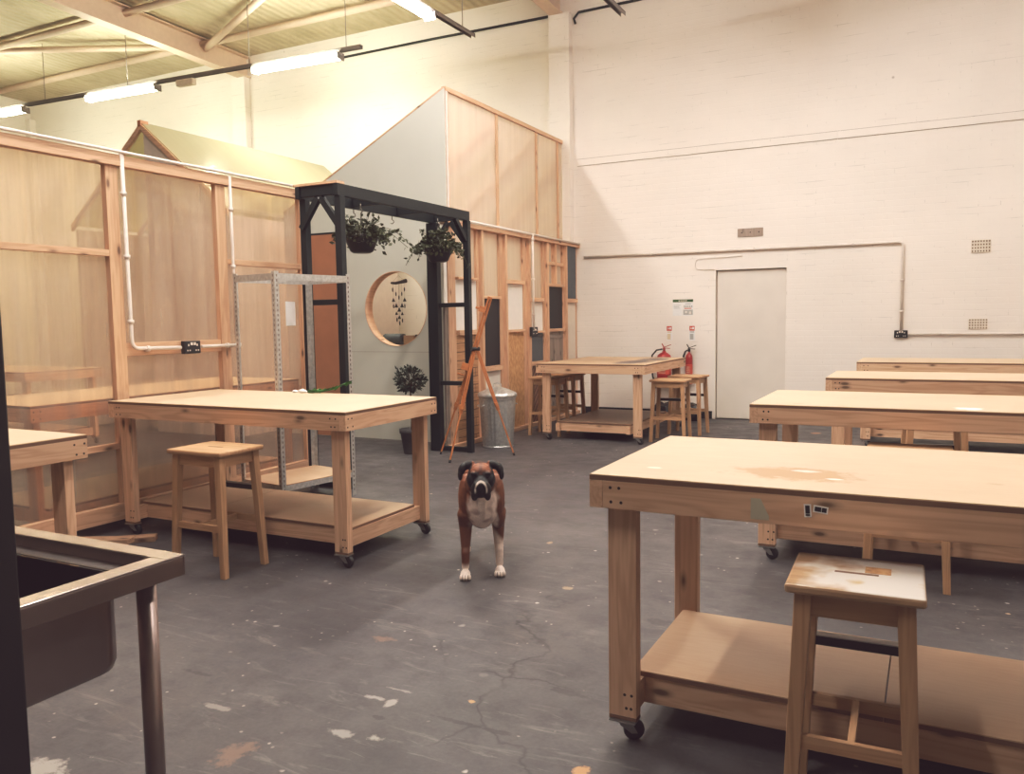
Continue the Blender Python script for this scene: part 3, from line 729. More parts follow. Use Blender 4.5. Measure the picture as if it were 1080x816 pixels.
def basket(label, c, trails, seed):
    global rng
    keep = rng; rng = random.Random(seed)
    x, y, z = c
    t = thing('hanging_basket', label, 'hanging plant', (x, y, z), 0, 'hanging baskets under the arch')
    prof = [(.075, -.13), (.10, -.115), (.135, -.04), (.148, .0), (.152, .008), (.140, .008), (.12, -.03)]
    MB().lathe(prof, n=26, cap1=True).build('bowl', 'black_plastic', t)
    MB().ellip((0, 0, -.005), (.135, .135, .04), 16, 8).build('soil', 'dirt_floor_dark', t)
    top = AZ-.17-z
    m = MB()
    for k in range(3):
        a = 2*math.pi*k/3+.4; e = (.145*math.cos(a), .145*math.sin(a), .0)
        m.tube([e, (0, 0, top-.10)], .0035, 5)
    m.tube([(0, 0, top-.10), (0, 0, top)], .006, 6)
    m.tube([(0, 0, top), (.02, 0, top+.02), (0, 0, top+.045), (-.015, 0, top+.03)], .006, 6)
    m.tube([(0, 0, top+.04), (0, 0, AZ-.085-z)], .005, 6)
    m.build('chain', 'hook_metal', t)
    pts = []
    for i in range(620):
        a = rng.uniform(0, 6.283); r = .235*math.sqrt(rng.random()); h = -.10*(r/.235)**2*rng.random()+.14*(1-(r/.235)**2)*rng.random()+.02
        p = (r*math.cos(a), r*math.sin(a), h); pts.append((p, (math.cos(a)+rng.uniform(-.8, .8), math.sin(a)+rng.uniform(-.8, .8), rng.uniform(-.5, .9))))
    st_ = MB()
    for (ang, L, drop, n) in trails:
        path = []
        for k in range(9):
            f = k/8; r = .12+L*f; path.append(Vector((r*math.cos(ang+.25*math.sin(3*f)), r*math.sin(ang), .06+.05*math.sin(math.pi*f)-drop*f*f)))
        st_.tube(path, .0025, 5)
        for i in range(n):
            f = rng.random(); k = int(f*7.99); p = path[k].lerp(path[k+1], f*8-k)+Vector((rng.gauss(0, .012), rng.gauss(0, .012), rng.gauss(0, .012)))
            pts.append((p, (rng.uniform(-1, 1), rng.uniform(-1, 1), rng.uniform(-1.2, .5))))
    for i in range(26):
        a = rng.uniform(0, 6.283); p0 = Vector((.08*math.cos(a), .08*math.sin(a), .02)); p1 = p0*2.1+Vector((0, 0, rng.uniform(.08, .14)))
        st_.tube([p0, p0.lerp(p1, .5)+Vector((0, 0, .04)), p1], .002, 4)
        pts += [(p1, (rng.uniform(-1, 1), rng.uniform(-1, 1), rng.uniform(-.3, 1))) for _ in range(3)]
    st_.build('stem', 'leaf_basket', t)
    m = MB(); leaves(m, pts, .048); m.build('foliage', 'leaf_basket', t)
    rng = keep; return t
basket('bushy hanging basket beside the arch post near the steel rack', (-4.51, 5.93, 2.13), [(.2, .42, .22, 30), (.75, .30, .14, 26), (-.3, .22, .10, 22), (1.4, .16, .14, 24), (-2.4, .1, .12, 20), (-1.2, .14, .05, 20)], 11)
basket('trailing hanging basket at the arch end nearest the dustbin', (-4.51, 7.20, 2.12), [(-2.6, .22, .22, 22), (.3, .20, .26, 26), (.9, .14, .16, 20), (-1.0, .12, .10, 18), (-3.1, .12, .16, 18), (2.2, .1, .1, 10)], 23)
rng = random.Random(99)

# ------------------------------------------------------------------ grey board with round window
YG = 7.80
GB = thing('grey_board_screen', 'pale grey sloping board with a round window behind the arch', 'screen', (0, 0, 0))
def grey_board():
    ce, r = (-5.48, 1.535), .425
    outline = [(-7.1, .02), (-4.775, .02), (-4.775, 3.9), (-7.1, 2.72)]
    bm = bmesh.new(); n = 64
    o = [bm.verts.new((x, YG, z)) for x, z in outline]; c = [bm.verts.new((ce[0]+r*math.cos(2*math.pi*k/n), YG, ce[1]+r*math.sin(2*math.pi*k/n))) for k in range(n)]
    es = [bm.edges.new((o[i], o[(i+1) % 4])) for i in range(4)]+[bm.edges.new((c[i], c[(i+1) % n])) for i in range(n)]
    bmesh.ops.triangle_fill(bm, use_beauty=True, use_dissolve=False, edges=es)
    g = bmesh.ops.extrude_face_region(bm, geom=bm.faces[:]); vs = [e for e in g['geom'] if isinstance(e, bmesh.types.BMVert)]
    bmesh.ops.translate(bm, verts=vs, vec=(0, .018, 0)); bmesh.ops.recalc_face_normals(bm, faces=bm.faces)
    me = bpy.data.meshes.new('board'); bm.to_mesh(me); bm.free(); me.materials.append(MATS['grey_paint_board'])
    ob = bpy.data.objects.new('board', me); C.objects.link(ob); ob.parent = GB
    m = MB(); m.v = []; N = 72
    for (rr, yy) in ((r+.003, YG-.004), (r+.003, YG+.13), (r-.003, YG+.13), (r-.003, YG-.004)):
        for k in range(N): m.v.append((ce[0]+rr*math.cos(2*math.pi*k/N), yy, ce[1]+rr*math.sin(2*math.pi*k/N)))
    for i in range(4):
        for k in range(N): m.face([i*N+k, i*N+(k+1) % N, ((i+1) % 4)*N+(k+1) % N, ((i+1) % 4)*N+k], 0, i != 3)
    m.build('window_rim', 'frame_pine_y', GB)
grey_board()
MB().box(-7.1, -4.78, YG-.0015, YG-.0002, 1.039, 1.0425).build('panel_joint', 'weathered_wood_z', GB)
MB().hexa([(-7.1, YG, 2.722), (-4.775, YG, 3.902), (-4.775, YG+.06, 3.902), (-7.1, YG+.06, 2.722), (-7.1, YG, 2.745), (-4.775, YG, 3.925), (-4.775, YG+.06, 3.925), (-7.1, YG+.06, 2.745)]).build('top_edge', 'frame_pine_x', GB)
BD = thing('brown_board_door', 'plain brown board door leaf seen through the arch beside the grey board', 'door', (-6.48, YG-.03, 0))
MB().box(-.24, .21, -.018, .018, .03, 2.43).build('leaf', 'brown_board', BD, .002); MB().box(-.24, .21, -.02, .02, 2.431, 2.45).build('head', 'black_board', BD)

# wind chime
CH = thing('wind_chime', 'driftwood wind chime with dark triangle charms hung in the round window', 'wind chime', (-5.47, YG+.06, 1.84))
m = MB(); m.tube([(-.105, 0, -.006), (-.04, 0, -.01), (.03, 0, .0), (.105, 0, .012)], [.012, .016, .018, .024], 9); m.build('driftwood_bar', 'driftwood', CH)
m = MB(); m.tube([(-.09, 0, .0), (0, 0, .075), (.09, 0, .01)], .0015, 4)
for x, L in ((-.078, .22), (-.04, .30), (0, .41), (.04, .30), (.078, .22)): m.tube([(x, 0, -.01), (x, 0, -L-.08)], .0013, 4)
m.build('string', 'string', CH)
def tri(x, z, s):
    MB().poly([(x-s*.5, -.003, z-s*.5), (x+s*.5, -.003, z-s*.5), (x, -.003, z+s*.5)], (0, .006, 0)).build('charm', 'chime_dark', CH)
for x, z, s in ((-.078, -.20, .045), (.078, -.20, .045), (-.04, -.265, .05), (.04, -.265, .05), (0, -.312, .05), (-.04, -.355, .036), (.04, -.36, .036), (0, -.40, .042)): tri(x, z, s)
for x, z in ((-.085, -.085), (-.04, -.135), (0, -.175), (.04, -.135), (.078, -.085), (-.078, -.275), (.078, -.275), (-.035, -.43), (.04, -.44), (.003, -.47)):
    MB().ellip((x, 0, z), (.009, .004, .026), 8, 6).build('charm', 'chime_dark', CH)
# things inside, seen through the round window
IT = thing('trestle_table', 'pale trestle table inside the room behind the round window', 'table', (-5.9, 8.9, 0))
MB().box(-.75, .75, -.35, .35, 1.06, 1.09).build('table_top', 'board_top', IT)
for x in (-.65, .6):
    for y in (-.3, .25): MB().box(x, x+.05, y, y+.05, 0, 1.059).build('leg', 'pine_z', IT)
rl = thing('fabric_roll', 'rolled dark grey fabric lying behind the round window', 'roll', (-6.17, 8.75, 1.162)); 
MB().tube([(-.14, 0, 0), (.17, -.05, 0)], .07, 18).build('roll', 'roll_grey', rl); MB().tube([(.171, -.05, 0), (.176, -.051, 0)], .035, 12).build('core', 'black_plastic', rl)
bx = thing('cardboard_box', 'small brown cardboard box beside the fabric roll behind the window', 'box', (-5.895, 8.72, 1.091)); MB().box(-.08, .08, -.06, .06, 0, .12).build('carton', 'cardboard', bx, .003); MB().box(-.081, .081, -.012, .012, .1203, .1212).build('tape', 'tape_beige', bx)
bx = thing('cardboard_box', 'dark cardboard box at the edge of the round window', 'box', (-5.74, 8.74, 1.091)); MB().box(-.07, .07, -.06, .06, 0, .13).build('carton', 'driftwood', bx, .003); MB().box(-.071, .071, -.012, .012, .1303, .1312).build('tape', 'tape_beige', bx)

# upper clear screen + pitched shelter
US = thing('upper_clear_screen', 'tall milky plastic screen in a timber frame rising above the patchwork screen', 'screen', (-4.80, 0, 0))
YU0, YU1 = 7.84, YW-.015
MB().box(-.03, .03, YU0, YU1, 3.885, 3.935).build('top_rail', 'frame_pine_y', US, .002)
MB().box(-.02, .02, YU0, YU1, 2.40, 2.45).build('bottom_rail', 'frame_pine_y', US, .002)
MB().box(-.012, .03, YU0, YU0+.035, 0, 2.399).build('stud', 'frame_pine_z', US, .002)
ys = [YU0, 9.0, 10.13, 10.83]
MB().box(.021, .03, YU0-.005, YU0+.03, 2.45, 3.884).build('edge_trim', 'white_plastic', US)
for y in ys: MB().box(-.02, .02, y, y+.06, 2.451, 3.884).build('stud', 'frame_pine_z', US, .002)
MB().box(.0, .012, YU0+.062, 9.0-.002, 2.451, 3.884).build('panel', 'polycarbonate_milky', US)
for a, b in ((9.062, 10.128), (10.192, 10.828), (10.892, YU1)): MB().box(.0, .012, a, b, 2.451, 3.884).build('panel', 'polycarbonate_milky', US)
for (y0, z0, y1, z1) in ((7.9, 3.0, 9.0, 3.7), (8.2, 2.5, 10.3, 3.8), (9.3, 2.5, 11.0, 3.6)):
    MB().bar((-.09, y0, z0), (-.09, y1, z1), .045, .07).build('brace', 'frame_pine_y', US)
SH = thing('pitched_shelter', 'small shelter with a pale pitched roof peeking over the clear screen', 'shelter', (-9.0, 7.38, 0))
RZ, EZ, HW, LY = 3.93, 2.75, 1.45, 3.5
MB().poly([(-HW, 0, 0), (HW, 0, 0), (HW, 0, EZ-.02), (.02, 0, RZ-.03), (.02, 0, 0.01), (.0, 0, .01), (.0, 0, RZ-.03), (-.01, 0, RZ-.04), (-HW, 0, EZ-.02)][:4]+[(0, 0, RZ-.03), (0, 0, 0)][:2], (0, .02, 0)).build('gable_board', 'cream_board', SH)
for s in (-1, 1):
    MB().hexa([(0, -.03, RZ), (s*HW, -.03, EZ), (s*HW, LY, EZ), (0, LY, RZ), (0, -.03, RZ+.03), (s*HW, -.03, EZ+.03), (s*HW, LY, EZ+.03), (0, LY, RZ+.03)]).build('roof_panel', 'polycarbonate_roof', SH)
    MB().hexa([(0, -.05, RZ-.07), (s*HW, -.05, EZ-.07), (s*HW, -.005, EZ-.07), (0, -.005, RZ-.07), (0, -.05, RZ+.01), (s*HW, -.05, EZ+.01), (s*HW, -.005, EZ+.01), (0, -.005, RZ+.01)]).build('rafter', 'frame_pine_x', SH)
    for y in (1.0, 2.1):
        MB().hexa([(0, y, RZ-.08), (s*HW, y, EZ-.08), (s*HW, y+.045, EZ-.08), (0, y+.045, RZ-.08), (0, y, RZ-.002), (s*HW, y, EZ-.002), (s*HW, y+.045, EZ-.002), (0, y+.045, RZ-.002)]).build('rafter', 'frame_pine_x', SH)
    MB().box(min(s*(HW-.05), s*HW), max(s*(HW-.05), s*HW), .021, LY-.05, 0, EZ-.05).build('side_board', 'cream_board', SH)
MB().box(-.03, .03, -.06, .06, RZ-.03, RZ+.045).build('ridge_end', 'brown_board', SH)

# ------------------------------------------------------------------ patchwork screen
XQ = -4.62
PS = thing('patchwork_screen', 'timber stud screen filled with odd coloured panels and old doors', 'screen', (XQ, 0, 0))
studs = [(7.56, 7.71), (8.155, 8.275), (8.71, 8.865), (9.345, 9.515), (9.945, 10.07), (10.60, 10.70), (YW-.10, YW-.018)]
PZ = 2.455
MB().box(-.05, .055, 7.49, YW-.018, PZ-.045, PZ).build('top_rail', 'frame_pine_y', PS, .002)
MB().box(-.045, .045, 7.49, YW-.018, .0, .045).build('bottom_rail', 'frame_pine_y', PS, .002)
for i, (a, b) in enumerate(studs):
    MB().box(-.045, .0, a+(.03 if i else 0), b, .0455, PZ-.0455).build('stud', 'frame_pine_z', PS, .002)
    if 0 < i < 6: MB().box(.0005, .045, b-.045, b, .0455, PZ-.0455).build('stud', 'frame_pine_z', PS, .002)
bays = [(7.49, 7.558), (7.712, 8.184), (8.277, 8.739), (8.867, 9.374), (9.517, 9.974), (10.072, 10.629), (10.702, YW-.073)]
def rail(i, z0, z1): MB().box(-.04, .04, bays[i][0]+.001, bays[i][1]-.0295 if 0 < i < 6 else bays[i][1], z0, z1).build('cross_rail', 'frame_pine_y', PS, .002)
def panel(i, z0, z1, mat, x=-.012, th=.012, name='infill_panel'): return MB().box(x-th, x, bays[i][0]+.001, bays[i][1]-.001, z0, z1).build(name, mat, PS)
def poly_panel(i, z0, z1): return panel(i, z0, z1, 'polycarbonate_milky', -.03, .006, 'clear_panel')
def old_door(i, z0, z1, split):
    y0, y1 = bays[i][0]+.001, bays[i][1]-.001
    o = MB().box(-.03, -.015, y0, y1, z0, z1).build('old_door', 'weathered_wood_z', PS)
    fr = MB(); sw = .045 if (y1-y0) > .3 else .018
    fr.box(-.0149, -.004, y0, y0+sw, z0, z1); fr.box(-.0149, -.004, y1-sw, y1, z0, z1)
    fr.box(-.0149, -.004, y0+sw, y1-sw, z1-.09, z1); fr.box(-.0149, -.004, y0+sw, y1-sw, z0, z0+.08)
    if split: fr.box(-.0149, -.004, (y0+y1)/2-.03, (y0+y1)/2+.03, z0+.08, z1-.09)
    fr.build('door_frame', 'weathered_wood_z', o, .003)
panel(0, 1.58, 2.40, 'white_paint_board'); old_door(0, .05, 1.54, False); rail(0, 1.545, 1.575)
rail(1, 1.838, 1.865); poly_panel(1, 1.866, 2.409); panel(1, 1.285, 1.837, 'white_paint_board'); rail(1, 1.232, 1.283); panel(1, .046, 1.23, 'plank_panel', -.004)
rail(2, 1.64, 1.672); poly_panel(2, 1.673, 2.409); panel(2, .852, 1.639, 'black_board'); rail(2, .795, .85); panel(2, .046, .794, 'white_paint_board')
rail(3, 1.83, 1.876); poly_panel(3, 1.877, 2.409); panel(3, 1.27, 1.829, 'white_paint_board'); rail(3, 1.238, 1.268); panel(3, .046, 1.237, 'osb_board', -.002)
rail(4, 1.616, 1.67); poly_panel(4, 1.671, 2.409); panel(4, 1.239, 1.615, 'white_paint_board'); rail(4, 1.214, 1.237); panel(4, .842, 1.213, 'slate_board'); rail(4, .79, .84); panel(4, .046, .789, 'diagonal_slats', -.006)
rail(5, 1.829, 1.868); poly_panel(5, 1.869, 2.409); panel(5, 1.26, 1.828, 'black_board'); rail(5, 1.22, 1.259); old_door(5, .046, 1.218, True)
yc = (bays[5][0]+bays[5][1]-.03)/2
MB().box(-.03, .03, yc-.028, yc+.028, 1.869, 2.409).build('window_bar', 'frame_pine_z', PS); 
for a, b in ((bays[5][0]+.002, yc-.029), (yc+.029, bays[5][1]-.031)): MB().box(-.03, .03, a, b, 2.118, 2.158).build('window_bar', 'frame_pine_y', PS)
panel(6, 1.678, 2.409, 'slate_board', .01); rail(6, 1.622, 1.676); panel(6, .046, 1.62, 'cream_board', .0)
conduit('white conduit running along the top edge of the patchwork screen', [(XQ+.07, 7.6, 2.475), (XQ+.07, YW-.06, 2.46)], .013)
conduit('white conduit dropping down the patchwork screen to the socket', [(XQ+.080, 9.50, 2.46), (XQ+.080, 9.50, 1.27)], .014, [((XQ+.080, 9.5, 2.40), (0, 0, 1)), ((XQ+.080, 9.5, 1.45), (0, 0, 1)), ((XQ+.080, 9.5, 1.9), (0, 0, 1))])
socket('dark double socket on the patchwork screen above the slatted panel', (XQ+.046, 9.53, 1.232), R(90), .17, .12)

# ------------------------------------------------------------------ topiary
TP = thing('potted_topiary', 'small ball clipped tree in a dark pot against the grey board', 'potted plant', (-4.865, 7.16, 0))
MB().lathe([(.085, 0), (.088, .01), (.118, .215), (.128, .218), (.13, .262), (.118, .262), (.112, .22)], n=26).build('pot', 'pot_grey', TP)
MB().lathe([(.11, .2), (.108, .232), (.0, .238)], n=18, cap0=False, cap1=False).build('soil', 'dirt_floor_dark', TP)
m = MB(); m.tube([(0, 0, .2), (.006, .004, .4), (-.004, 0, .66)], [.011, .009, .008], 8)
for i in range(34):
    th, ph = rng.uniform(0, 6.283), rng.uniform(-.9, 1.5); e = Vector((.145*math.cos(th)*math.cos(ph), .145*math.sin(th)*math.cos(ph), .775+.13*math.sin(ph)))
    m.tube([(0, 0, .66), Vector((0, 0, .70)).lerp(e, .5), e], [.005, .0035, .002], 5)
m.build('trunk', 'stem_brown', TP)
pts = []
for i in range(620):
    th = rng.uniform(0, 6.283); z = rng.uniform(-1, 1); r = rng.uniform(.55, 1.05)*.148; q = math.sqrt(1-z*z)
    p = Vector((r*q*math.cos(th), r*q*math.sin(th), r*z)); pts.append(((p.x, p.y, .775+p.z*.9), (p.x+rng.uniform(-.1, .1), p.y+rng.uniform(-.1, .1), p.z+rng.uniform(-.1, .1))))
for i in range(9):
    pts.append(((-.14-.01*i*.3, 0, .82+.008*i), (rng.uniform(-1, .3), rng.uniform(-.5, .5), 1)))
m = MB(); leaves(m, pts, .042); m.build('foliage', 'leaf_dark', TP)

# ------------------------------------------------------------------ easel
EA = thing('field_easel', 'thin orange wooden tripod easel folded upright in front of the dark arch post', 'easel', (0, 0, 0))
ap = Vector((-4.085, 7.17, 1.105)); fl = Vector((-4.188, 6.805, 0)); frt = Vector((-3.795, 7.44, 0)); rlg = Vector((-4.55, 7.22, 0)); mast = Vector((-3.915, 7.2, 1.62))
def leg2(foot, top, w0, nm):
    mid = foot.lerp(top, .48); m = MB(); d = (top-foot).normalized(); a = d.cross(Vector((.5, -.87, 0))).normalized()
    o = MB()
    for s in (-1, 1): o.bar(mid-a*s*.0-d*.06+a*s*w0*.45, top+a*s*w0*.45, .009, .016)
    ob = o.build('leg', 'easel_wood_z', EA)
    m.bar(foot+d*.02, mid+d*.14, .011, .015); m.build('lower_leg', 'easel_wood_z', ob)
    MB().bar(mid-d*.02, mid+d*.025, w0+.03, .03).build('clamp', 'easel_wood_x', ob)
    MB().tube([foot, foot+d*.03], .011, 8).build('foot_tip', 'black_plastic', ob)
leg2(fl, ap, .022, 0); leg2(frt, ap+Vector((.01, .02, 0)), .02, 1); leg2(rlg, ap+Vector((-.01, .02, 0)), .018, 2)
m = MB(); d = (mast-ap).normalized(); a = d.cross(Vector((.5, -.87, 0))).normalized()
low = ap-d*.28
for s in (-1, 1): m.bar(low+a*s*.013, mast+a*s*.013, .010, .02)
m.bar(mast-d*.012-a*.02, mast-d*.012+a*.02, .02, .024); m.build('mast', 'easel_wood_z', EA)
MB().bar(mast-d*.14-a*.075, mast-d*.14-a*.005, .03, .055).build('canvas_clamp', 'easel_wood_x', EA)
MB().tube([mast-d*.14-a*.11, mast-d*.14-a*.06], .012, 8).build('knob', 'easel_wood_x', EA)
MB().bar(ap-d*.2-a*.08, ap-d*.2-a*.01, .05, .07).build('canvas_rest', 'easel_wood_x', EA)
MB().tube([ap-d*.29-a*.10, ap-d*.29-a*.03], .009, 8).build('knob', 'easel_wood_x', EA)
MB().tube([ap-Vector((.02, .03, 0)), ap+Vector((.03, .04, 0))], .02, 10).build('pivot', 'black_plastic', EA)

# ------------------------------------------------------------------ galvanised bin
BN = thing('metal_dustbin', 'round galvanised dustbin with lid behind the easel legs', 'dustbin', (-4.245, 7.93, 0))
rib = lambda r, z, t: r+.0045*math.cos(26*t)
MB().lathe([(.168, 0), (.170, .012), (.162, .02)], n=104).build('base_ring', 'galvanised', BN)
MB().lathe([(.160, .015), (.168, .03), (.196, .50), (.197, .53)], n=104, fn=lambda r, z, t: rib(r, z, t) if .025 < z < .51 else r, cap1=False).build('body', 'galvanised', BN)
MB().lathe([(.199, .52), (.205, .53), (.205, .548), (.199, .558)], n=52, cap0=False, cap1=False).build('rim_band', 'galvanised', BN)
lid = MB().lathe([(.214, .552), (.218, .56), (.216, .584), (.19, .60), (.11, .635), (.05, .655), (.03, .658)], n=64, fn=lambda r, z, t: r+(.011*math.cos(12*t) if .595 < z < .65 else 0), cap0=True).build('lid', 'galvanised', BN)
MB().tube([(-.05, 0, .652), (-.045, 0, .69), (0, 0, .70), (.045, 0, .69), (.05, 0, .652)], .006, 8).build('lid_handle', 'galvanised', lid)
for a in (R(-120), R(60)):
    ca, sa = math.cos(a), math.sin(a); u = Vector((-sa, ca, 0)); o = Vector((ca, sa, 0))*.2
    MB().tube([o-u*.055+Vector((0, 0, .47)), o*1.13-u*.05+Vector((0, 0, .46)), o*1.16+Vector((0, 0, .455)), o*1.13+u*.05+Vector((0, 0, .46)), o+u*.055+Vector((0, 0, .47))], .006, 8).build('side_handle', 'galvanised', BN)

# ------------------------------------------------------------------ wall things
YWf = YW
conduit('grey white conduit running across the brick wall above the door and down to the socket', [(-4.5, YWf-.028, 2.272), (-.335, YWf-.028, 2.26), (-.335, YWf-.028, 1.185)], .016, [((-3.5, YWf-.028, 2.269), (1, 0, 0)), ((-2.1, YWf-.028, 2.265), (1, 0, 0)), ((-.335, YWf-.028, 1.8), (0, 0, 1)), ((-.335, YWf-.028, 1.42), (0, 0, 1)), ((-.9, YWf-.028, 2.262), (1, 0, 0))])
conduit('thin conduit running level along the wall from the socket above the far bench', [(-.26, YWf-.028, 1.145), (3.5, YWf-.028, 1.145)], .012, [((.1, YWf-.028, 1.145), (1, 0, 0))])
conduit('thin painted cable looped above the door frame', [(-2.25, YWf-.008, 2.185), (-2.88, YWf-.008, 2.17), (-2.88, YWf-.008, 2.03), (-2.62, YWf-.008, 2.02)], .005)
socket('black double socket on the brick wall above the far bench', (-.335, YW, 1.145), 0, .15, .09)
def vent(label, c, w_, h_, group):
    t = thing('air_brick', label, 'vent', (c[0], YW, c[1]), 0, group)
    MB().box(-w_/2, w_/2, -.012, 0, -h_/2, h_/2).build('surround', 'vent_clay', t, .003)
    m = MB(); nx, nz = 7, 4
    for i in range(nx):
        for j in range(nz):
            x = -w_/2+w_*(i+.5)/nx; z = -h_/2+h_*(j+.5)/nz; m.box(x-w_/nx*.24, x+w_/nx*.24, -.0145, -.0118, z-h_/nz*.24, z+h_/nz*.24)
    m.build('vent_holes', 'vent_dark', t)
vent('square pattern air brick high on the wall, upper of the two', (.49, 2.168), .20, .15, 'air bricks')
vent('square pattern air brick lower on the wall just above the benches', (.485, 1.26), .20, .125, 'air bricks')
p = thing('blanking_plate', 'small grey brown plate on the wall above the white door', 'vent', (-2.155, YW, 2.487))
MB().box(-.165, .165, -.012, 0, -.055, .055).build('plate', 'weathered_wood_z', p, .002); 
for x in (-.11, .0, .11): MB().tube([(x, -.014, 0), (x, -.01, 0)], .008, 8).build('screw', 'screw_dark', p)
for x, z in ((-1.57, 1.50), (-2.72, 1.05)):
    pass
N = thing('wall_notice', 'white notice sheets with a green heading on the wall beside the door', 'notice', (-3.053, YW, 1.52))
MB().box(-.142, .142, -.004, 0, .075, .112).build('heading', 'green_label', N)
MB().box(-.142, -.008, -.003, 0, -.11, .072).build('sheet', 'paper', N); MB().box(.0, .142, -.003, 0, -.11, .072).build('sheet', 'paper', N)
m = MB()
for k, (a, b) in enumerate(((-.125, -.03), (-.125, -.05), (-.125, -.04))): m.box(a, b, -.0036, -.0029, .03-k*.02, .036-k*.02)
m.build('text_lines', 'grey_label', N)
m = MB(); m.box(.03, .11, -.0036, -.0029, .045, .055); 
for x in (.015, .04, .065, .09, .115): m.box(x, x+.017, -.0036, -.0029, .0, .028)
m.box(.006, .138, -.0036, -.0029, -.10, -.03); m.build('printed_block', 'grey_label', N)
m = MB(); m.box(.03, .06, -.0042, -.0035, -.075, -.05); m.box(.085, .115, -.0042, -.0035, -.09, -.055); m.build('picture_block', 'white_plastic', N)
m = MB(); m.box(.02, .12, -.0042, -.0035, -.018, -.006); m.build('red_words', 'red_label', N)
m = MB()
for i, x in enumerate((-.06, -.035, -.01, .015, .04)): m.box(x, x+.016, -.0046, -.0038, .087, .10)
m.build('heading_text', 'white_plastic', N)
for (x, lb, col) in ((-3.243, 'narrow extinguisher sign above the large red extinguisher', 'cream_label'), (-2.924, 'narrow extinguisher sign above the slim extinguisher by the door', 'grey_label')):
    s = thing('extinguisher_sign', lb, 'sign', (x, YW, 1.172), 0, 'extinguisher signs')
    MB().box(-.04, .04, -.004, 0, -.10, .10).build('sign_plate', 'paper', s)
    MB().box(-.036, .036, -.005, -.0038, .03, .096).build('sign_header', 'red_label', s)
    m = MB(); m.tube([(-.012, -.0056, .05), (-.012, -.0056, .075)], .006, 6); m.box(.004, .026, -.0056, -.0048, .05, .08); m.build('sign_symbol', 'paper', s)
    m = MB(); m.box(-.03, .03, -.005, -.0038, .005, .022); m.box(-.03, .02, -.005, -.0038, -.09, -.01); m.build('sign_band', col, s)
def extinguisher(label, x, z0, r, h, co2):
    t = thing('fire_extinguisher', label, 'fire extinguisher', (x, YW-r-.03, z0), 0, 'fire extinguishers')
    MB().lathe([(r*.96, 0), (r, .015), (r, h*.80), (r*.9, h*.87), (r*.55, h*.93), (r*.28, h*.96), (r*.26, h)], n=28).build('cylinder', 'red_paint', t)
    MB().lathe([(r+.0012, h*.32), (r+.0012, h*.62)], n=28, cap0=False, cap1=False).build('label_band', 'red_label', t)
    m = MB()
    for k in range(4): m.box(-r*.5, r*.45, -r-.003, -r*.84, h*(.36+k*.055), h*(.375+k*.055))
    m.build('label_text', 'cream_label', t)
    v = MB(); v.tube([(0, 0, h), (0, 0, h+.045)], .018, 10); v.bar((0, 0, h+.04), (.085, -.01, h+.035), .016, .008); v.bar((0, 0, h+.05), (.10, -.01, h+.085), .016, .008); v.bar((0, 0, h+.045), (-.03, 0, h+.10), .012, .012); v.build('valve', 'black_plastic' if co2 else 'red_paint', t)
    if co2: MB().tube([(-.02, -.01, h+.02), (-.05, -.01, h), (-.07, -.02, h-.06), (-.072, -.02, h-.2)], [.01, .011, .014, .026], 10).build('horn', 'black_plastic', t)
    else: MB().tube([(-.02, -.01, h+.025), (-.10, -.02, h+.01), (-.16, -.03, h-.06), (-.175, -.03, h-.2), (-.15, -.03, h-.36), (-.12, -.03, h-.44)], .012, 10).build('hose', 'black_plastic', t)
    MB().box(-.03, .03, r-.002, r+.03, h*.55, h*.75).build('bracket', 'black_plastic', t)
extinguisher('large red fire extinguisher with black hose hung on the wall', -3.28, .46, .098, .47, False)
extinguisher('slim red fire extinguisher with black horn hung nearest the door', -2.945, .47, .048, .45, True)
# dark rubbish sacks on the floor under the extinguishers
for (x, y, sx, sz, lb, sd) in ((-3.22, 10.82, .17, .26, 'crumpled black sack on the floor under the large extinguisher', 3), (-2.86, 10.85, .15, .24, 'crumpled black sack on the floor nearest the white door', 8)):
    me_ = MB().ellip((0, 0, sz*.46), (sx, sx*.75, sz*.5), 28, 18)
    vs = []
    for v in me_.v:
        q = Vector(v); n = mnoise.noise(q*14+Vector((sd, 0, 0)))*.05+mnoise.noise(q*34+Vector((0, sd, 0)))*.022; dd = Vector((q.x, q.y, q.z-sz*.46)).normalized()
        q += dd*n; q.z = max(q.z, .002); vs.append(tuple(q))
    me_.v = vs; o = me_.build('black_sack', 'bag_plastic', None, 0, (x, y, 0)); tag(o, lb, 'sack', 'black sacks')

# ------------------------------------------------------------------ small things
gs = thing('green_cutting', 'long green leafy cutting lying at the back edge of the pale bench', 'plant cutting', (-3.775, 4.475, .902))
m = MB(); m.tube([(-.13, .0, .008), (-.03, .0, .012), (.07, .03, .03), (.17, .05, .075)], [.012, .009, .006, .004], 7); m.build('stem', 'leaf_green', gs)
m = MB(); pts = []
for i in range(20):
    f = i/19; p = Vector((-.13+.3*f, .05*f, .012+.06*f*f)); pts.append((p, (1, rng.uniform(-.5, .5), rng.uniform(.0, .35))))
leaves(m, pts, .055); m.build('foliage', 'leaf_green', gs)
for (x, y, s, lb, sd) in ((-3.955, 4.47, .034, 'crumpled white scrap on the bench beside the green cutting', 1), (-4.03, 4.475, .026, 'smaller white scrap on the bench farther from the green cutting', 2)):
    me_ = MB().ellip((0, 0, s*.32), (s, s*.7, s*.4), 14, 9); me_.v = [tuple(Vector(v)*(1+.35*mnoise.noise(Vector(v)*60+Vector((sd, 0, 0))))) for v in me_.v]
    me_.v = [(a, b, max(c, .0005)) for a, b, c in me_.v]
    tag(me_.build('paper_scrap', 'paper', None, 0, (x, y, .9005)), lb, 'paper')
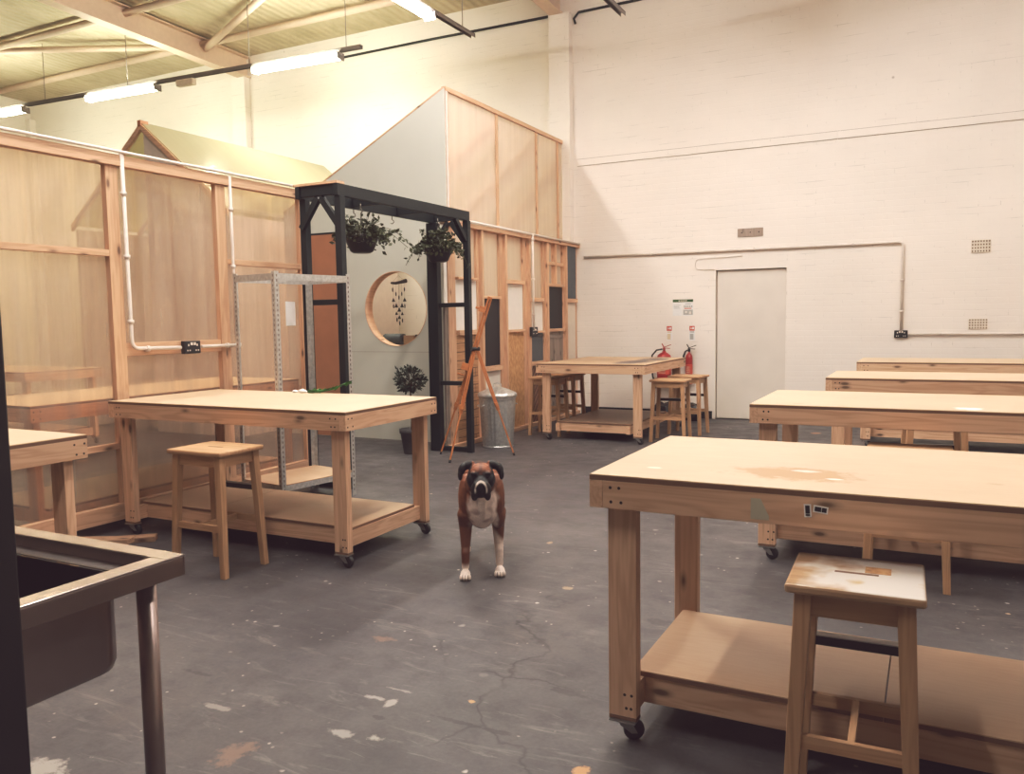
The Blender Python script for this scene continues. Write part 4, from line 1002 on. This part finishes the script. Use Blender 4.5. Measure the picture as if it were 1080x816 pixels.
# labels on the front bench
tp = tag(MB().poly([(0, 0, 0), (.052, 0, 0), (.052, 0, .012), (.028, 0, .062), (0, 0, .062)], (0, -.0012, 0)).build('tape_piece', 'tape_beige', None, 0, (-.462, 2.4328, .803)), 'cut piece of beige tape stuck on the long bench front board', 'tape')
for (x, z, w_, h_, rot, lb) in ((-.303, .842, .020, .038, 4, 'tiny upright black and white sticker on the long bench front board'), (-.268, .848, .040, .021, -6, 'tiny sideways black and white sticker on the long bench front board')):
    s = thing('small_sticker', lb, 'sticker', (x, 2.4328, z)); s.rotation_euler = (0, R(-rot), 0)
    MB().box(-w_/2, w_/2, -.001, 0, -h_/2, h_/2).build('backing', 'paper', s)
    m = MB(); a, b = w_/2-.004, h_/2-.004
    if w_ < h_: m.box(-a, a, -.0016, -.0008, -b*.55, b); m.box(-a, a, -.0016, -.0008, -b, -b*.68)
    else: m.box(-a, a*.1, -.0016, -.0008, -b, b); m.box(a*.2, a, -.0016, -.0008, -b, b)
    m.build('print', 'black_plastic', s)
# timber offcuts on the floor by the clear screen
for i, (x, y, L, a, z, lb) in enumerate(((-4.70, 3.40, .62, 40, .0, 'rough timber offcut on the floor below the clear screen'), (-4.70, 3.16, .5, 52, .0, 'short timber offcut lying next to the longer offcut under the screen'), (-4.68, 3.27, .55, 25, .0365, 'timber offcut resting on top of the two floor offcuts'))):
    o = thing('timber_offcut', lb, 'timber', (x, y, z), R(a)); MB().box(-L/2, L/2, -.045, .045, .001, .035).build('plank', 'offcut_x', o, .004); MB().box(L/2+.0005, L/2+.002, -.044, .044, .002, .034).build('sawn_end', 'pine_x', o)
# crumpled kraft paper behind the bench
me_ = MB().ellip((0, 0, .07), (.065, .11, .08), 30, 18); vs = []
for v in me_.v:
    q = Vector(v); q += Vector((q.x, q.y, q.z-.07)).normalized()*(mnoise.noise(q*11)*.04+mnoise.noise(q*29)*.025); q.z = max(q.z, .002); vs.append(tuple(q))
me_.v = vs; tag(me_.build('kraft_paper_bundle', 'kraft_paper', None, 0, (-4.825, 4.86, 0)), 'crumpled brown paper bundle on the floor behind the pale bench', 'paper')

# ------------------------------------------------------------------ steel sink
SK = thing('steel_sink', 'stainless steel catering sink with deep bowl beside the tall black post', 'sink', (0, 0, 0))
sx0, sx1, sy0, sy1, sz = -2.7, -1.44, .50, 1.233, .90
def rim(z0, z1, x0, x1, y0, y1, wd, nm, mat):
    m = MB(); m.box(x0, x1, y1-wd, y1, z0, z1); m.box(x0, x1, y0, y0+wd, z0, z1); m.box(x0, x0+wd, y0+wd, y1-wd, z0, z1); m.box(x1-wd, x1, y0+wd, y1-wd, z0, z1)
    return m.build(nm, mat, SK, .004)
rim(sz-.046, sz-.004, sx0, sx1, sy0, sy1, .004, 'skirt', 'stainless_dull')
rim(sz-.004, sz, sx0, sx1, sy0, sy1, .048, 'rim', 'stainless')
rim(sz-.032, sz-.028, sx0+.02, sx1-.02, sy0+.02, sy1-.02, .07, 'inner_ledge', 'stainless')
rim(sz-.029, sz-.003, sx0+.044, sx1-.044, sy0+.044, sy1-.044, .003, 'inner_step', 'stainless_dull')
def bowl():
    n = 8; bx0, bx1, by0, by1, r = -2.25, -1.515, .585, 1.145, .07
    pts = []
    for cx, cy, a0 in ((bx1-r, by1-r, 0), (bx0+r, by1-r, 90), (bx0+r, by0+r, 180), (bx1-r, by0+r, 270)):
        for k in range(n): a = R(a0+90*k/(n-1)); pts.append((cx+r*math.cos(a), cy+r*math.sin(a)))
    m = MB(); N_ = len(pts); cxm, cym = (bx0+bx1)/2, (by0+by1)/2
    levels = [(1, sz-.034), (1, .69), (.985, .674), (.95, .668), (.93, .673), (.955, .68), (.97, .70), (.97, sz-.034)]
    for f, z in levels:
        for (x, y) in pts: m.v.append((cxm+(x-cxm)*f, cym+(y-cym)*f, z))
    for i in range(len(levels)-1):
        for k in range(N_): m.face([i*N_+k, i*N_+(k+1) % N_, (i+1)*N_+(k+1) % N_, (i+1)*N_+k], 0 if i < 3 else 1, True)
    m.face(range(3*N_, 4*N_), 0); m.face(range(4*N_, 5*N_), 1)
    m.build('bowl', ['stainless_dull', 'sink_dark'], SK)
bowl()
for x in (-1.515, -2.64):
    for y in (1.19, .555):
        l = MB().tube([(x, y, .012), (x, y, sz-.035)], .021, 16).build('leg', 'stainless_dull', SK)
        MB().lathe([(.02, 0), (.026, .004), (.026, .03), (.022, .034)], (x, y, 0), 14).build('foot', 'black_plastic', l)
pt = thing('black_post', 'tall black post standing in front of the steel sink', 'post', (-.993, .55, 0))
MB().box(-.034, .034, -.03, .03, .006, 1.95).build('shaft', 'black_paint', pt, .003); MB().box(-.06, .06, -.06, .06, 0, .006).build('base_plate', 'black_paint', pt); MB().box(-.037, .037, -.033, .033, 1.951, 1.965).build('cap', 'black_plastic', pt, .004)

# ------------------------------------------------------------------ the boxer dog
def make_dog():
    root = thing('boxer_dog', 'brown boxer dog with white chest and black face standing on the floor', 'dog', (-2.15, 3.815, 0), R(29))
    m = MB(); E_ = m.ellip
    def lim(pts, rs, n=14): m.tube([Vector(p) for p in pts], rs, n); [E_(p, (r, r, r), 12, 8) for p, r in zip(pts, rs)]
    # trunk (forward is -y)
    E_((0, .07, .425), (.112, .15, .15)); E_((0, .02, .40), (.098, .10, .125)); E_((0, .23, .43), (.112, .19, .145)); E_((0, .40, .435), (.088, .17, .105)); E_((0, .52, .43), (.092, .12, .11))
    E_((0, .14, .495), (.07, .14, .06)); E_((0, .04, .335), (.07, .09, .075))
    for s in (-1, 1):
        E_((s*.082, .045, .43), (.046, .075, .135)); E_((s*.088, .05, .33), (.044, .06, .075))
    # neck
    lim([(0, .06, .48), (0, -.03, .525), (0, -.085, .56)], [.098, .084, .068])
    HZ = .028
    def H_(c, r, *a): E_((c[0]*1.06, c[1], c[2]+HZ), tuple(q*1.06 for q in r), *a)
    # head
    H_((0, -.115, .562), (.064, .075, .054)); H_((0, -.145, .578), (.046, .042, .036)); H_((0, -.13, .535), (.06, .06, .048))
    for s in (-1, 1):
        H_((s*.042, -.125, .535), (.03, .05, .042)); H_((s*.029, -.168, .575), (.022, .02, .013))
        H_((s*.029, -.205, .496), (.022, .034, .036)); H_((s*.032, -.203, .468), (.017, .026, .028)); H_((s*.020, -.215, .522), (.021, .03, .024))
    H_((0, -.19, .53), (.036, .05, .032)); H_((0, -.19, .472), (.032, .04, .02)); H_((0, -.20, .502), (.03, .04, .03))
    # ears: folded flaps
    for s in (-1, 1):
        rot = Matrix.Rotation(s*R(20), 3, 'Y')
        H_((s*.066, -.085, .604), (.040, .02, .022), 12, 8, 0, rot); H_((s*.094, -.092, .585), (.019, .022, .034), 12, 8, 0, Matrix.Rotation(s*R(-18), 3, 'Y')); H_((s*.103, -.10, .555), (.013, .018, .028), 12, 8)
    # legs
    for s, dy in ((-1, -.02), (1, .03)):
        lim([(s*.088, .05+dy, .34), (s*.090, .065+dy, .275), (s*.091, .035+dy, .16), (s*.092, .02+dy, .135), (s*.093, .015+dy, .06)], [.047, .037, .025, .0245, .021])
        E_((s*.094, -.008+dy, .026), (.028, .040, .026))
        for k, tx in enumerate((-.0235, -.008, .008, .0235)): E_((s*.094+tx, -.050+dy+(.010 if k in (0, 3) else 0), .017), (.0085, .020, .017), 10, 7)
    for s, dy in ((-1, .0), (1, .09)):
        E_((s*.07, .50+dy*.6, .40), (.05, .10, .12)); E_((s*.085, .46+dy, .33), (.042, .075, .08))
        lim([(s*.09, .44+dy, .29), (s*.098, .52+dy, .20), (s*.10, .565+dy, .15), (s*.10, .545+dy, .09), (s*.10, .53+dy, .045)], [.05, .033, .024, .021, .021])
        E_((s*.10, .50+dy, .022), (.028, .04, .021))
        for tx in (-.018, 0, .018): E_((s*.10+tx, .468+dy, .016), (.0095, .017, .014), 10, 7)
    lim([(0, .60, .47), (0, .64, .475)], [.02, .015])
    ob = m.build('dog_body_tmp', 'white_plastic')
    md = ob.modifiers.new('r', 'REMESH'); md.mode = 'VOXEL'; md.voxel_size = .0042; md.use_smooth_shade = True
    sm = ob.modifiers.new('s', 'SMOOTH'); sm.factor = .5; sm.iterations = 2
    dg = bpy.context.evaluated_depsgraph_get(); dg.update()
    me = bpy.data.meshes.new_from_object(ob.evaluated_get(dg)); bpy.data.objects.remove(ob)
    me.name = 'body'; me.materials.clear()
    HZ = .028
    col = me.color_attributes.new('coat', 'FLOAT_COLOR', 'POINT')
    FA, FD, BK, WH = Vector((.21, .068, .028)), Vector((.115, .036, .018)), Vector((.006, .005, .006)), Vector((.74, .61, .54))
    def ss(a, b, x):
        t = max(0, min(1, (x-a)/(b-a))); return t*t*(3-2*t)
    for i, v in enumerate(me.vertices):
        x, y, z = v.co; nz = mnoise.noise(v.co*30)*.012+mnoise.noise(v.co*12)*.012
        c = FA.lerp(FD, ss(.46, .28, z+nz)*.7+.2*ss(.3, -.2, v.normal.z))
        c = c.lerp(FD, .35*ss(-.2, .5, mnoise.noise(v.co*40)))
        head = y < -.075 and z > .45
        if not head:
            # chest bib
            wx = .078-.3*max(0, z-.44)
            f = ss(.012, -.012, abs(x-.008)-wx+nz)*ss(.25, .29, z+nz)*ss(.52, .49, z+nz)*ss(.045, .0, y)
            cc = WH.lerp(Vector((.40, .27, .23)), .8*ss(-.05, .35, mnoise.noise(v.co*22+Vector((4, 0, 0))))*ss(.47, .40, z))
            c = c.lerp(cc, f)
            if y < .2 and z < .36:
                lim_ = .075 if x < 0 else .215
                inner = (x-.088) if x > 0 else 0
                c = c.lerp(WH*1.02, ss(lim_+.02, lim_-.02, z+nz+(inner*1.2 if x > 0 else 0)))
            if y < -.02 and z < .032:
                fx = abs(abs(x)-.094); g = min(abs(fx-.0), abs(fx-.0145)); c = c.lerp(BK, .75*ss(.0035, .0012, g)*ss(-.02, -.04, y-(.03 if x > 0 else -.02)))  # dark claws, and crease shade between toes put into the coat colour
            if y >= .2: c = c.lerp(WH, ss(.09, .06, z+nz))
        else:
            hz = z-HZ
            mask = ss(.090, .112, -y+nz*.6)*ss(.598, .580, hz+nz*.3+abs(x)*.10)
            c = FA.lerp(BK, mask)
            if abs(x) < .008 and hz > .572: c = c.lerp(FD, .8)
            el = math.hypot(x/.030, (hz-.498)/.046)
            bl = ss(.17, .07, abs(el-1.0))*ss(.0, .3, (hz-.478)/.06)*ss(-.185, -.205, y)*ss(.470, .485, hz)
            c = c.lerp(WH, bl*.95)
            if hz > .562 and abs(x) > .046+max(0, .59-hz)*.9 and y > -.14: c = BK.copy()
            if hz < .50 and y > -.12: c = FD.copy()
        if abs(x) > .088 and z > .555 and -.15 < y < -.05: c = BK.copy()
        col.data[i].color = (c.x, c.y, c.z, 1)
    t = NT('dog_coat'); at = t.n('ShaderNodeVertexColor', layer_name='coat')
    n = t.noise(t.coords('Object', (60, 60, 25)), 3, 3)
    t.pr(t.mix(at.outputs[0], t.ramp(n, [(.3, (.8, .8, .8)), (.7, (1.1, 1.1, 1.1))]), .7, 'MULTIPLY'), .55, 0, t.bump(n, .15, .002))
    me.materials.append(MATS['dog_coat'])
    for p in me.polygons: p.use_smooth = True
    b = bpy.data.objects.new('body', me); C.objects.link(b); b.parent = root
    for s in (-1, 1): MB().ellip((s*.032, -.177, .557+HZ), (.0095, .008, .009), 12, 8).build('eye', 'eye_dark', root)
    nb = MB().ellip((0, -.232, .525+HZ), (.021, .013, .016), 16, 10); nb.ellip((0, -.235, .513+HZ), (.012, .008, .012), 10, 7); nb.build('nose', 'nose_black', root)
make_dog()

# ------------------------------------------------------------------ world, camera, view
wd = bpy.data.worlds.new('world'); bpy.context.scene.world = wd; wd.use_nodes = True
bg = wd.node_tree.nodes['Background']; bg.inputs[0].default_value = (1, .9, .8, 1); bg.inputs[1].default_value = .02
f_px = 864.5; yaw, pitch, roll = R(-27.12), R(-4.746), R(.853)
fwd = Vector((math.sin(yaw)*math.cos(pitch), math.cos(yaw)*math.cos(pitch), math.sin(pitch)))
right = Vector((math.cos(yaw), -math.sin(yaw), 0)); down = fwd.cross(right)
rr = right*math.cos(roll)+down*math.sin(roll); dd = down*math.cos(roll)-right*math.sin(roll)
M = Matrix(((rr.x, -dd.x, -fwd.x, 0), (rr.y, -dd.y, -fwd.y, 0), (rr.z, -dd.z, -fwd.z, 1.4), (0, 0, 0, 1)))
cd = bpy.data.cameras.new('camera'); cam = bpy.data.objects.new('camera', cd); C.objects.link(cam)
cam.matrix_world = M; cd.sensor_width = 36; cd.sensor_fit = 'HORIZONTAL'; cd.lens = f_px*36/1080; cd.clip_start = .05
sc = bpy.context.scene; sc.camera = cam
sc.view_settings.view_transform = 'Standard'; sc.view_settings.look = 'None'; sc.view_settings.exposure = 0.0
vs_ = sc.view_settings; vs_.use_curve_mapping = True; cm = vs_.curve_mapping
lift = (.0155, .0085, .0125)
for i in range(3):
    cu = cm.curves[i]; cu.points[0].location = (0, lift[i]); cu.points[1].location = (1, .94); cu.points.new(.15, .143); cu.points.new(.5, .52)
cm.update()
sc.cycles.max_bounces = 10; sc.cycles.diffuse_bounces = 5; sc.cycles.transparent_max_bounces = 16; sc.cycles.sample_clamp_indirect = 6
sc.cycles.use_denoising = True
